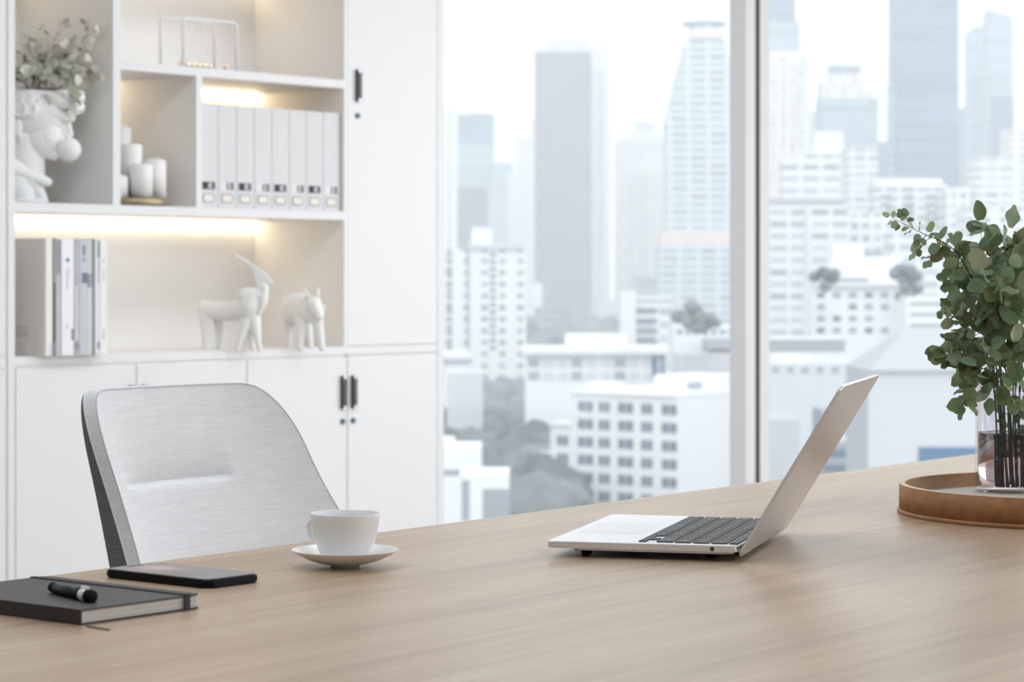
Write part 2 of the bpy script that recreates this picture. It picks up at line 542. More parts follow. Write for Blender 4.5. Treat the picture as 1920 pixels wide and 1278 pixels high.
# greige lining boards on the inner sides and backs of the compartments
E_ = 0.0012
lin = [(4.0658, 5.2825, YB - 0.004, YB, 0.8382, 1.208), (4.0658, 4.3944, YB - 0.004, YB, 1.2325, 1.94), (4.4205, 5.2825, YB - 0.004, YB, 1.6168, 1.94),
       (4.4205, 4.6944, YB - 0.004, YB, 1.2325, 1.5925), (4.7164, 5.2825, YB - 0.004, YB, 1.2325, 1.5925)]
boxes('back_panel', lin, mat('white_back_board', (0.92, 0.91, 0.90), 0.6, spec=.2), sc)
ls = []
for xa, z0, z1 in ((5.2825, .8382, 1.208), (4.3944, 1.2325, 1.94), (5.2825, 1.6168, 1.94), (4.6944, 1.2325, 1.5925), (5.2825, 1.2325, 1.5925)):
    box('side_lining', xa - E_, xa, YF + 0.004, YB, z0, z1, M['inner'], sc)
d1 = door(sc, 4.0690, 4.4755, 0.06, 0.8095, 4.4562, (0.655, 0.7520), 0.6195)
d2 = door(sc, 4.4785, 4.8865, 0.06, 0.8095, 4.5035, (0.655, 0.7520), 0.6195)
d3 = door(sc, 4.8895, 5.2960, 0.06, 0.8095, 5.2759, (0.6565, 0.7520), 0.6190)
boxes('cabinet_carcass', [(4.068, 5.282, YF + 0.004, YF + 0.010, 0.06, 0.8145)], M['dgap'], sc)
def led(x0, x1, z, nm='led_strip', y=None):
    y = YB - 0.018 if y is None else y
    o = box(nm, x0, x1, y, y + 0.012, z - 0.019, z - 0.0005, M['led'], sc)
    o['label'] = 'warm glowing strip light'
led(4.07, 5.275, 1.2080); led(4.72, 5.275, 1.5925); led(4.425, 4.69, 1.5925)
led(4.425, 5.275, 1.94); led(4.07, 4.39, 1.94)

# right tall unit
t = empty('tall_cabinet', (0, 0, 0), 0, 'tall white cupboard beside the window with black bar handle', 'cabinet')
boxes('cabinet_body', [(5.2978, 5.6980, YF + 0.004, YB + 0.02, 0.0, 2.4)], M['dgap'], t)
box('end_panel', 5.6985, 5.7145, YF, YB + 0.02, 0, 2.4, M['white'], t)
door(t, 5.2988, 5.6965, 0.06, 0.8095, 5.3200, (0.6565, 0.7520), 0.6200)
door(t, 5.2988, 5.6965, 0.8395, 2.395, 5.3396, (1.558, 1.6508), 1.5160)
box('front_rail', 5.2988, 5.6965, YF, YF + 0.0035, 0.8125, 0.8365, M['white'], t, 0.001, 1)

# ------------------------------------------------------------------ binders
bx0 = 4.7185; bw = (at_y(637.2, 300, 5.012).x - bx0) / 8
def letter(par, w, a, b, m, z0, z1):
    """block capital E"""
    h = z1 - z0; xs = w * a; xe = w * b; st = (xe - xs) * .3
    pts = [(xs, z0), (xe, z0), (xe, z0 + h * .16), (xs + st, z0 + h * .16), (xs + st, z0 + h * .42), (xe - st * .4, z0 + h * .42), (xe - st * .4, z0 + h * .58),
           (xs + st, z0 + h * .58), (xs + st, z0 + h * .84), (xe, z0 + h * .84), (xe, z1), (xs, z1)]
    return prism('letter_print', pts, 0.0005, 0.0010, m, par, rot=(pi / 2, 0, 0), smooth=False)
def make_binder(dark):
    r = empty('lever_binder', (0, 0, 0))
    box('cover', 0.0006, bw - 0.0006, 0, 0.27, 0, 0.288, M['binder'], r, 0.002, 2)
    w = bw
    if dark:
        l = box('spine_label', w * 0.13, w * 0.82, -0.0006, 0, 0.051, 0.072, M['blabel'], r)
        l['label'] = 'black printed spine label'
        letter(l, w, .47, .72, M['wlabel'], .054, .069)
    else:
        l = boxes('spine_label', [(w * .13, w * .82, -.0005, 0, .051, .072)], M['wlabel'], r)
        l['label'] = 'pale spine label with black edge bar'
        letter(l, w, .46, .66, M['blabel'], .0525, .0705)
        box('edge_bar', w * .70, w * .82, -.001, -.0005, .051, .072, M['blabel'], l)
    fr = rrect(0.026 * bw / 0.058 + 0.012, 0.0255, 0.005)
    f = prism('card_holder', fr, 0, 0.0012, M['cframe'], r, 0, loc=(w * 0.475, 0, 0.027), rot=(pi / 2, 0, 0))
    prism('card', rrect(0.019 * bw / 0.058 + 0.012, 0.0185, 0.003), 0.0012, 0.0016, M['beige'], f)
    return r
protoD, protoL = make_binder(True), make_binder(False)
bl = ['leftmost grey binder with black label, against the divider', 'grey binder with pale label, second from the left', 'grey binder with black label, third from the left',
      'grey binder with pale label, fourth from the left', 'grey binder with black label, fourth from the right', 'grey binder with pale label, third from the right',
      'grey binder with black label, second from the right', 'rightmost grey binder with pale label, beside the narrow gap']
for i in range(8):
    src = protoD if i % 2 == 0 else protoL
    o = src if i < 2 else copy_tree(src)
    o.location = (bx0 + i * bw, 5.012, 1.2326)
    tag(o, bl[i], 'binder', 'grey binders in a row on the shelf')

# ------------------------------------------------------------------ books / magazines
bkz = 0.8384; bky = at_z(90, 667.5, bkz).y
edges = [87.5, 100.5, 106, 115.5, 139.5, 151, 173, 178.5, 187.5, 201.5]
hs = [446, 446.5, 448, 447.5, 447.5, 448, 447.5, 448.5, 449, 449]
bkcol = [(.82, .80, .78), (.10, .11, .12), (.50, .51, .55), (.82, .83, .85), (.42, .42, .45), (.54, .56, .61), (.20, .20, .22), (.74, .74, .77), (.80, .81, .81)]
bklab = ['thick white book with beige cover, leftmost on the lit shelf', 'thin black magazine beside the thick beige-covered book', 'light grey thin book with plain spine',
         'wide white book with black dot on its spine', 'dark grey book right of the dotted white book', 'blue-grey book with dark square mark on its spine',
         'thin dark book right of the blue-grey one', 'thin pale lilac book, second from the right', 'rightmost white book with faint grey print']
bkdep = [0.235, 0.22, 0.215, 0.225, 0.20, 0.22, 0.205, 0.21, 0.20]
for i in range(9):
    xa, xb = at_y(edges[i], 500, bky).x, at_y(edges[i + 1], 500, bky).x
    yf = bky + random.Random(i).uniform(0, 0.003)
    top = at_y(edges[i] + 3, hs[i], bky).z
    h = top - bkz
    b = empty('book', (xa, yf, bkz), 0, bklab[i], 'book', 'books standing on the lit shelf')
    w = xb - xa - 0.0006
    cm = mat('book_cover', bkcol[i], 0.45)
    if i == 0: cm2 = mat('beige_book_cover', (0.86, 0.82, 0.79), 0.6)
    box('cover', 0, w, 0, bkdep[i], 0, h, cm, b, 0.0008, 1)
    def mk(name, x0, x1, z0, z1, c, y=-0.0005):
        return box(name, w * x0, w * x1, y, 0.0001, h * z0, h * z1, mat('spine_ink', c, 0.6), b)
    if i == 0:
        s_ = box('side_board', -0.0012, 0, 0.001, bkdep[i] - 0.002, 0.001, h - 0.001, cm2, b)
        ink = mat('faded_red_ink', (0.62, 0.47, 0.45), 0.7)
        rr = random.Random(4)
        lines = []
        for zz, ll in ((0.175, .10), (0.163, .16), (0.155, .15)):
            yy = 0.05
            while yy < 0.05 + ll:
                lw = rr.uniform(0.006, 0.016)
                lines.append((-0.0016, -0.0012, yy + 0.02, yy + lw + 0.02, zz * 1.0 - 0.105, zz - 0.1015)); yy += lw + 0.003
        boxes('cover_text', lines, ink, s_)
        mk('spine_mark', 0.55, 0.98, 0.0, 0.10, (.66, .66, .68))
    if i == 1: mk('spine_mark', 0, 1, 0.62, 0.995, (.32, .33, .36)); mk('spine_mark', 0, 1, 0.01, 0.12, (.28, .29, .31))
    if i == 2: mk('spine_mark', 0.1, 0.9, 0.70, 0.99, (.30, .31, .34)); mk('spine_mark', .35, .65, .05, .5, (.62, .63, .67))
    if i == 3:
        bm = bmesh.new()
        bmesh.ops.create_cone(bm, cap_ends=True, segments=20, radius1=0.005, radius2=0.005, depth=0.001, matrix=Matrix.Translation((w * .5, -0.0003, h * .818)) @ Matrix.Rotation(pi / 2, 4, 'X'))
        link('spine_dot', b2m(bm, 'd'), b, mat('dot_ink', (.08, .09, .14), 0.6))
        for z0, z1 in ((.56, .75), (.23, .28)):
            mk('spine_text', .40, .52, z0, z1, (.58, .58, .60))
        mk('spine_text', .80, .95, .13, .23, (.18, .18, .2)); mk('spine_text', .62, .68, .66, .76, (.62, .62, .64))
    if i == 4: mk('spine_mark', .15, .6, .13, .6, (.62, .62, .66)); mk('spine_mark', .1, .8, .05, .11, (.28, .28, .31)); mk('spine_mark', .3, .45, .7, .95, (.6, .6, .63))
    if i == 5:
        mk('spine_text', .25, .42, .86, .95, (.15, .18, .28)); mk('spine_mark', .15, .62, .62, .71, (.17, .20, .27)); mk('spine_mark', .62, .88, .585, .70, (.24, .26, .31)); mk('spine_text', .25, .42, .81, .84, (.2, .23, .33))
        mk('spine_mark', .72, 1, .0, .58, (.66, .66, .66)); mk('spine_mark', .72, 1, .71, 1, (.62, .62, .6))
    if i == 6: mk('spine_mark', .3, .6, .05, .6, (.4, .4, .42))
    if i == 7: mk('spine_mark', .6, 1, .84, .99, (.15, .15, .2)); mk('spine_mark', .55, 1, .05, .11, (.2, .2, .24)); mk('spine_mark', .7, 1, .62, .83, (.4, .4, .45))
    if i == 8:
        for z0, z1 in ((.64, .74), (.80, .83), (.13, .22)): mk('spine_text', .42, .60, z0, z1, (.52, .53, .55))

# ------------------------------------------------------------------ candles on brass dish
cc = Vector((4.55, 5.10, 1.2326))
lathe('candle_dish', [(0, 0), (0.086, 0), (0.092, 0.004), (0.092, 0.0235), (0.0895, 0.0235), (0.0895, 0.0215), (0, 0.0215)], M['brass'], None, 64, cc)
tag(bpy.data.objects['candle_dish'], 'round brass dish under the white candles', 'dish')
for (px, Y, r, hh, lb) in [(265, 5.045, .0305, .092, 'short white candle in front, between the tall one and the pointed one'), (291, 5.070, .030, .108, 'rightmost white candle with pointed top on the brass dish'),
                           (245.5, 5.105, .0305, .149, 'white candle of medium height behind the short front one'), (226, 5.167, .030, .200, 'tallest white candle, at the back beside the divider'),
                           (220, 5.080, .030, .060, 'lowest white candle, half hidden by the left divider')]:
    p = at_y(px, 500, Y)
    if r > 0.0303: prof = [(0, 0), (r, 0), (r, hh - .004), (r - .002, hh - .001), (r - .006, hh), (r - .01, hh - .002), (0, hh - .003)]
    else: prof = [(0, 0), (r, 0), (r, hh - .006), (r - .003, hh - .002), (r * .5, hh + .003), (0, hh + .006)]
    c = empty('candle', (p.x, p.y, 1.2326 + 0.0217), 0, lb, 'candle', 'white pillar candles on the brass dish')
    lathe('wax', prof, M['candle'], c, 40)
    tube('wick', [(0, 0, hh - .004), (0.0005, 0, hh + .010)], 0.0008, M['wick'], c, 6)

# ------------------------------------------------------------------ newton cradle
nc = empty('pendulum_ornament', (0, 0, 0), 0, 'pale framed swinging ball ornament on the top shelf', 'ornament')
zs = 1.6168
def loop_pts(Y, pxa, pxb, h):
    xa, xb = at_y(pxa, 100, Y).x, at_y(pxb, 100, Y).x
    r = 0.012
    pts = [(xa, Y, zs)]
    for k in range(7):
        a = pi - k * pi / 12
        pts.append((xa + r + r * cos(a), Y, zs + h - r + r * sin(a)))
    for k in range(7):
        a = pi / 2 - k * pi / 12
        pts.append((xb - r + r * cos(a), Y, zs + h - r + r * sin(a)))
    pts.append((xb, Y, zs))
    return pts, xa, xb
hgt = 0.139
pf, xa, xb = loop_pts(5.05, 343.5, 443.5, hgt)
pr, xa2, xb2 = loop_pts(5.13, 301, 402, hgt + 0.004)
tube('frame', pf, 0.0042, M['acryl'], nc, 10); tube('frame', pr, 0.0040, M['acryl'], nc, 10)
ym = 5.09
for k, px in enumerate([338.5, 351, 361.5, 372, 382.5, 393, 422.5]):
    p = at_y(px, 116 + (px - 338) * 0.055, ym)
    bz = zs + 0.0165 + (0.003 if k == 6 else 0)
    bm = bmesh.new(); ell(bm, (p.x, ym, bz), (.0095, .0095, .0095), sub=3)
    bo = link('ball', b2m(bm, 'ball'), nc, M['pearl'], smooth=True)
    tx = p.x if k < 6 else p.x - 0.03
    bm = bmesh.new()
    for yy in (5.05, 5.13): tube_bm(bm, [(p.x, ym, bz), (tx, yy, zs + hgt - 0.002)], 0.0003, 4)
    link('thread', b2m(bm, 'thread'), nc, M['thread'])

# ------------------------------------------------------------------ bust planter with bubble
bd = 6.56; s = bd / FPX
base = at_z(66, 0, 1.2327) if False else None
bp = ray(66) * bd
bust = empty('bust_planter', (bp.x, bp.y, 1.2327), YAW, 'white classical head planter blowing a bubble, in the left compartment', 'planter')
def P(px, py, dy=0.0):         # local coordinates measured from the photo at the bust's own scale
    return Vector(((px - 66) * s, dy, (384.5 - py) * s * 1.0))
bm = bmesh.new()
ell(bm, P(64, 212), (60 * s, 47 * s, 54 * s))                       # skull
ell(bm, P(78, 254), (40 * s, 33 * s, 44 * s))                       # face
capsule(bm, P(48, 262), 24 * s, P(92, 286), 14 * s)                  # jaw
ell(bm, P(101, 291), (13 * s, 13 * s, 11 * s))                       # chin
for sg in (-1, 1):
    capsule(bm, P(98, 214, 26 * sg * s), 12 * s, P(131, 221, 6 * sg * s), 10 * s)      # brow ridge
    ell(bm, P(88, 254, 11 * sg * s), (28 * s, 21 * s, 31 * s))         # cheek bone
    ell(bm, P(111, 235, 15 * sg * s), (6 * s, 6 * s, 4 * s))            # eyeball
    ell(bm, P(127, 258, 6 * sg * s), (6 * s, 5 * s, 5 * s))             # nostril
    ell(bm, P(42, 243, 45 * sg * s), (9 * s, 5 * s, 17 * s)); ell(bm, P(45, 258, 43 * sg * s), (6 * s, 5 * s, 7 * s))   # ear
capsule(bm, P(112, 212), 13 * s, P(130, 216), 9 * s)
capsule(bm, P(125, 224), 6.5 * s, P(131, 253), 7 * s)                # nose ridge
capsule(bm, P(116, 228), 7 * s, P(120, 252), 9 * s)
for sg in (-1, 1): capsule(bm, P(92, 258, 12 * sg * s), 20 * s, P(117, 262, 4 * sg * s), 8 * s)
ell(bm, P(114, 269), (10 * s, 12 * s, 6 * s)); ell(bm, P(111, 280), (10 * s, 11 * s, 5 * s))           # lips
capsule(bm, P(44, 262), 34 * s, P(52, 330), 30 * s)                  # neck
capsule(bm, P(70, 290), 14 * s, P(66, 330), 18 * s)
# cut-off collar and chest
for sg in (-1, 1):
    capsule(bm, P(20, 312, -34 * sg * s), 17 * s, P(88, 342, -6 * sg * s), 9 * s)
capsule(bm, P(30, 340), 38 * s, P(44, 372), 24 * s)
capsule(bm, P(66, 348), 14 * s, P(84, 378), 7 * s)
ell(bm, P(48, 379), (38 * s, 34 * s, 8 * s))
rr = random.Random(11)
# curls: rolled locks over the scalp
for k in range(74):
    th = rr.uniform(-pi, pi); z = rr.uniform(-0.12, 0.80)
    q = math.sqrt(max(0, 1 - z * z))
    x = 66 + 60 * q * cos(th); y = 46 * q * sin(th); zz = 212 - 54 * z
    if abs(th) < 1.15 and zz > 196: continue
    if zz > 214 and 1.0 < abs(th) < 2.0: continue
    c = P(x, zz, y * s)
    R_ = rr.uniform(8, 12) * s; r2 = R_ * 0.55
    nrm_ = Vector((cos(th) * q, sin(th) * q, z)).normalized()
    a = nrm_.orthogonal().normalized(); b_ = nrm_.cross(a)
    tube_bm(bm, [c + nrm_ * 2 * s + (a * cos(t_) + b_ * sin(t_)) * R_ for t_ in [i * 2 * pi / 10 for i in range(10)]], r2, 7, closed=True)
for (px, py, r_) in [(147, 186, 14), (151, 203, 11), (140, 180, 13), (132, 196, 13), (145, 212, 7), (120, 192, 14), (146, 174, 12), (130, 176, 15), (112, 200, 11), (100, 190, 14), (84, 198, 13)]:
    for dy in (-24, -8, 8, 24):
        ell(bm, P(px - abs(dy) * 0.30 + rr.uniform(-2, 2), py + rr.uniform(-3, 3), dy * s), (r_ * s, r_ * .8 * s, r_ * s * .9))
bo = fuse('head', bm, M['plaster'], 0.0014, 6, bust, cut_z=(384.5 - 171.5) * s)
b2 = bmesh.new(); ell(b2, P(129.5, 281.5, -1 * s), (23 * s,) * 3, sub=4)
link('bubble', b2m(b2, 'bubble'), bust, M['plaster'], smooth=True)
b2 = bmesh.new(); bmesh.ops.create_cone(b2, cap_ends=True, segments=32, radius1=44 * s, radius2=44 * s, depth=0.004, matrix=Matrix.Translation(P(80, 171.2) + Vector((0, 0, .001))))
link('soil', b2m(b2, 'soil'), bust, M['soil'])

# ------------------------------------------------------------------ leaves and sprigs
def leaf_bm(bm, pos, dir_, nrm, L, Wd, cup=0.15, petiole=0.35, nseg=9, wave=0.0):
    """round ovate leaf, base at pos, pointing along dir_"""
    d = dir_.normalized(); n = (nrm - d * nrm.dot(d)); n = n.normalized() if n.length > 1e-5 else d.orthogonal().normalized()
    sd = d.cross(n)
    b0 = pos + d * L * petiole
    rows = []
    for i in range(nseg + 1):
        t = (1 - cos(pi * i / nseg)) / 2
        wv = Wd * 0.5 * math.sqrt(max(0.0, 1 - (2 * t ** 0.82 - 1) ** 2)) if 0 < i < nseg else 0.0
        cen = b0 + d * L * t + n * (-cup * L * (t - 0.2) ** 2)
        if wv == 0: rows.append([bm.verts.new(cen)])
        else:
            rows.append([bm.verts.new(cen + sd * wv * u + n * (cup * 0.55 * Wd * u * u + wave * L * 0.1 * sin(3 * t * pi) * u)) for u in (-1, -0.55, 0, 0.55, 1)])
    for a, b in zip(rows, rows[1:]):
        if len(a) == 1:
            for k in range(len(b) - 1): bm.faces.new((a[0], b[k], b[k + 1]))
        elif len(b) == 1:
            for k in range(len(a) - 1): bm.faces.new((a[k], b[0], a[k + 1]))
        else:
            for k in range(4): bm.faces.new((a[k], b[k], b[k + 1], a[k + 1]))

def sprig(name, path, rad, sizes, n_pairs, lmat, smat, label, cat, group, seed, start=0.35, twig=0.4, origin=None, jitter=0.6, spread=1.0, narrow=0.86):
    rg = random.Random(seed)
    pts = spline(path, 10)
    o0 = pts[0] if origin is None else origin
    root = empty(name, tuple(o0), 0, label, cat, group)
    loc = [p - o0 for p in pts]
    n = len(loc)
    sb = bmesh.new()
    tube_bm(sb, loc, [rad * (1 - 0.75 * i / n) for i in range(n)], 6)
    lb = bmesh.new()
    def rv(): return Vector((rg.gauss(0, 1), rg.gauss(0, 1), rg.gauss(0, 1)))
    def put(p, d, L):
        nr = rv() + Vector((-FW.x, -FW.y, 0.55)) * 1.1
        w = L * rg.uniform(narrow - 0.12, narrow + 0.1)
        leaf_bm(lb, p, d, nr, L, w, rg.uniform(0.02, 0.3), rg.uniform(0.1, 0.4), wave=rg.uniform(-1, 1))
    for k in range(n_pairs):
        t = start + (1 - start) * (k + rg.uniform(-.2, .2)) / max(1, n_pairs - 1)
        t = min(max(t, start), 0.995)
        i = min(int(t * (n - 1)), n - 2)
        p = loc[i].lerp(loc[i + 1], t * (n - 1) - i)
        tan = (loc[i + 1] - loc[i]).normalized()
        f = (t - start) / (1 - start)
        L = sizes[0] + (sizes[1] - sizes[0]) * f
        sd = tan.cross(rv()).normalized()
        for sgn in (1, -1):
            d = (sd * sgn * spread + tan * rg.uniform(0.0, 0.7) + rv() * 0.25 * jitter + Vector((0, 0, -0.15)))
            if rg.random() < twig and f < 0.8:
                # short side twig with its own few leaves
                ln = L * rg.uniform(0.9, 1.9)
                q = [p, p + d.normalized() * ln * 0.5, p + d.normalized() * ln + Vector((0, 0, -0.12 * ln))]
                tube_bm(sb, q, [rad * .45, rad * .4, rad * .25], 5)
                for e, pp in ((0.45, q[1]), (1.0, q[2]), (1.0, q[2])):
                    put(pp, (d.normalized() + rv() * 0.55), L * rg.uniform(.7, 1.0))
            else:
                put(p, d, L * rg.uniform(0.8, 1.15))
    put(loc[-1], (loc[-1] - loc[-3]), sizes[1])
    link('stem', b2m(sb, 'stem'), root, smat, smooth=True)
    me = bpy.data.meshes.new('leaves'); lb.to_mesh(me); lb.free()
    link('leaves', me, root, lmat, smooth=True)
    return root

# silvery sprigs in the head planter
top = bust.matrix_basis @ P(80, 171)
def BP(px, py, dd=0.0):
    return at_d(px, py, bd + dd)
sil = [([BP(95, 178), BP(105, 130), BP(140, 85), BP(188, 52)], (.040, .022), 9, 'silvery leaf sprig reaching furthest right from the head planter'),
       ([BP(75, 178), BP(75, 130), BP(92, 90), BP(118, 50)], (.038, .022), 8, 'silvery leaf sprig leaning upright behind the rightmost one'),
       ([BP(55, 178), BP(48, 130), BP(46, 95), BP(58, 70)], (.040, .024), 8, 'silvery leaf sprig rising at the left of the head planter'),
       ([BP(104, 178), BP(120, 150, -.0), BP(138, 125, -.02), BP(158, 100, -.02)], (.034, .026), 8, 'silvery leaf sprig rising just right of the middle of the head planter'),
       ([BP(60, 178, .02), BP(45, 155, -.03), BP(40, 140, -.04), BP(32, 130, -.04)], (.040, .028), 7, 'low silvery leaf sprig spilling left over the planter rim'),
       ([BP(85, 178), BP(88, 150, -.03), BP(92, 125, -.04), BP(112, 105, -.03)], (.042, .03), 9, 'dense silvery leaf sprig in the middle of the head planter'),
       ([BP(72, 178), BP(70, 158, .02), BP(72, 140, .02), BP(80, 118, .0)], (.040, .028), 8, 'short silvery leaf sprig just behind the planter rim')]
for k, (pth, sz, n_, lb_) in enumerate(sil):
    sprig('silver_sprig', pth, 0.0016, sz, n_, M['leafpale'], M['stem'], lb_, 'leaf sprig', 'silvery sprigs in the head planter', 40 + k, start=0.50 if k == 3 else 0.32, twig=0.45)

# ------------------------------------------------------------------ animal figurines (flat-planed sculpture)
def figure(px0, py0, d):
    sc_ = d / FPX
    p = at_d(px0, py0, d)
    return sc_, p
# antelope
dd = at_z(450, 656.5, 0.8384); dist = dd.xy.dot(FW) + 0.055
s = dist / FPX; p0 = ray(430) * dist
ant = empty('antelope_figurine', (p0.x, p0.y, 0.8384), YAW, 'white antelope sculpture with one long swept-back horn', 'figurine')
gy = HY + (CAMZ - 0.8384) / dist * FPX
def Q(px, py, dy=0.0): return Vector(((px - 430) * s, dy * s, max(0, (gy - py) * s)))
bm = bmesh.new()
capsule(bm, Q(384, 582, 16), 17 * s, Q(425, 583, 4), 19 * s)
capsule(bm, Q(425, 583, 4), 19 * s, Q(466, 578, -10), 21 * s)
ell(bm, Q(379, 580, 18), (13 * s, 13 * s, 18 * s))
capsule(bm, Q(468, 572, -10), 23 * s, Q(474, 556, -12), 18 * s)
capsule(bm, Q(462, 556, -12), 17 * s, Q(490, 553, -16), 12 * s)
# front legs spread from the chest
capsule(bm, Q(468, 588, -10), 14 * s, Q(452, 640, -22), 5.5 * s); capsule(bm, Q(452, 640, -22), 5.5 * s, Q(448, 655, -22), 5 * s)
capsule(bm, Q(476, 588, -10), 14 * s, Q(486, 640, -20), 6 * s); capsule(bm, Q(486, 640, -20), 6 * s, Q(489, 655, -20), 5 * s)
capsule(bm, Q(470, 600, 8), 10 * s, Q(472, 653, 10), 6 * s)
# hind legs
capsule(bm, Q(384, 596, 12), 13 * s, Q(384, 630, 8), 7 * s); capsule(bm, Q(384, 630, 8), 7 * s, Q(384, 655, 8), 6.5 * s)
capsule(bm, Q(408, 598, 30), 13 * s, Q(410, 630, 30), 9 * s); capsule(bm, Q(410, 630, 30), 9 * s, Q(408, 652, 30), 8 * s)
body = fuse('body', bm, M['plaster'], 0.0022, 5, ant)
bm = bmesh.new()   # head plate hanging from brow to muzzle
capsule(bm, Q(497, 541, -18), 9 * s, Q(495, 566, -19), 8.5 * s); capsule(bm, Q(495, 566, -19), 8.5 * s, Q(487, 587, -20), 4.5 * s)
ell(bm, Q(490, 548, -16), (13 * s, 9 * s, 12 * s))
fuse('head', bm, M['plaster'], 0.0018, 4, ant)
bm = bmesh.new()
def slab(bm, pts, th):
    lo = [bm.verts.new(p_ + Vector((0, -th / 2, 0))) for p_ in pts]; hi = [bm.verts.new(p_ + Vector((0, th / 2, 0))) for p_ in pts]
    bm.faces.new(lo); bm.faces.new(hi[::-1])
    for i in range(len(pts)): bm.faces.new((lo[i], hi[i], hi[(i + 1) % len(pts)], lo[(i + 1) % len(pts)]))
slab(bm, [Q(440, 475, -14), Q(448, 478, -14), Q(478, 497, -14), Q(498, 510, -14), Q(514, 529, -14), Q(513, 533, -14), Q(500, 533, -14), Q(484, 541, -14), Q(478, 518, -14), Q(472, 501, -14), Q(455, 488, -14)], 9 * s)
ho = link('horns', b2m(bm, 'horns'), ant, M['plaster'])
bv = ho.modifiers.new('b', 'BEVEL'); bv.width = 0.002; bv.segments = 2

# bull
dist = at_z(570, 653, 0.8384).xy.dot(FW) + 0.05
s2 = dist / FPX; p0 = ray(565) * dist
bull = empty('bull_figurine', (p0.x, p0.y, 0.8384), YAW, 'white stocky bull sculpture with two short horns, head turned', 'figurine')
gy2 = HY + (CAMZ - 0.8384) / dist * FPX
def Q2(px, py, dy=0.0): return Vector(((px - 565) * s2, dy * s2, max(0, (gy2 - py) * s2)))
bm = bmesh.new()
ell(bm, Q2(548, 580, 18), (25 * s2, 26 * s2, 31 * s2)); ell(bm, Q2(562, 578, 5), (25 * s2, 24 * s2, 30 * s2)); ell(bm, Q2(576, 580, -8), (20 * s2, 20 * s2, 26 * s2))
ell(bm, Q2(588, 585, -14), (17 * s2, 16 * s2, 22 * s2))
for a, b_, r0, r1 in ((Q2(537, 596, 26), Q2(539, 650, 22), 11, 6.5), (Q2(566, 600, -8), Q2(563, 651, -14), 12, 6.5), (Q2(572, 600, 34), Q2(578, 650, 36), 11, 7), (Q2(596, 600, -14), Q2(604, 651, -12), 11, 7)):
    capsule(bm, a, r0 * s2, b_, r1 * s2)
fuse('body', bm, M['plaster'], 0.0020, 6, bull)
bm = bmesh.new()
ell(bm, Q2(590, 570, -26), (15 * s2, 13 * s2, 17 * s2)); capsule(bm, Q2(592, 572, -28), 12 * s2, Q2(602, 592, -36), 8 * s2)
capsule(bm, Q2(600, 580, -28), 7 * s2, Q2(611, 573, -30), 3 * s2)
capsule(bm, Q2(600, 590, -30), 6 * s2, Q2(608, 582, -32), 4 * s2)
fuse('head', bm, M['plaster'], 0.0018, 4, bull)
for a, b_, c_ in ((Q2(581, 560, -26), Q2(577, 551, -26), Q2(572, 540, -25)), (Q2(595, 559, -28), Q2(598, 550, -28), Q2(599, 539, -27))):
    tube('horn', [a, b_, c_], [5 * s2, 3.6 * s2, 1.4 * s2], M['plaster'], bull, 10)

# ------------------------------------------------------------------ conference table
TA = radians(3.536)
tb = empty('conference_table', (1.5802, 1.8851, 0), TA, 'long pale oak conference table filling the foreground', 'table')
box('tabletop', -1.25, 3.4, -1.36, 0.0, 0.722, 0.75, M['oak'], tb, 0.0015, 2)
box('leg_panel', -0.95, -0.89, -1.16, -0.2, 0.0, 0.722, M['white'], tb, 0.002, 1)
box('leg_panel', 3.0, 3.06, -1.16, -0.2, 0.0, 0.722, M['white'], tb, 0.002, 1)

# ------------------------------------------------------------------ chair
CP = dict(cx=2.382, cy=2.5038, zt=.887, sl=.4959, wt=.1987, wb=.2191, wr=.0646, rz=.095, rx=.0598, rot=.0501, bow=-.0493)
ch = empty('office_chair', (CP['cx'], CP['cy'], 0), CP['rot'], 'light grey fabric meeting chair with curved backrest behind the table', 'chair')
ZB = 0.50
def hw(z):
    tt = (z - .66) / (CP['zt'] - .66)
    w = CP['wb'] + (CP['wt'] - CP['wb']) * tt + (CP['bow'] * tt * (1 - tt) if tt > 0 else -0.02 * tt * tt)
    e = min(max((z - (CP['zt'] - CP['rz'])) / CP['rz'], 0), 1)
    w -= CP['rx'] * (1 - math.sqrt(max(0, 1 - e * e)))
    return w
def bsurf(u, v, off):
    z = ZB + (CP['zt'] - ZB) * (1 - (1 - v) ** 1.0)
    h = hw(z)
    x = u * h
    y = CP['sl'] * (z - .7) - CP['wr'] * (abs(x) / .22) ** 2.7 + off
    if z < 0.62: y -= (0.62 - z) ** 2 * 0.9
    # tuck seam across the cushion
    seamz = 0.7615
    if off < 0.001 and abs(x + 0.045) < 0.118:
        k = 1 - (abs(x + 0.045) / 0.118) ** 6
        dz = z - seamz
        y += k * (0.015 * math.exp(-dz / 0.020) if dz > 0 else 0.015 * math.exp(dz / 0.0035))
    return Vector((x, y, z))
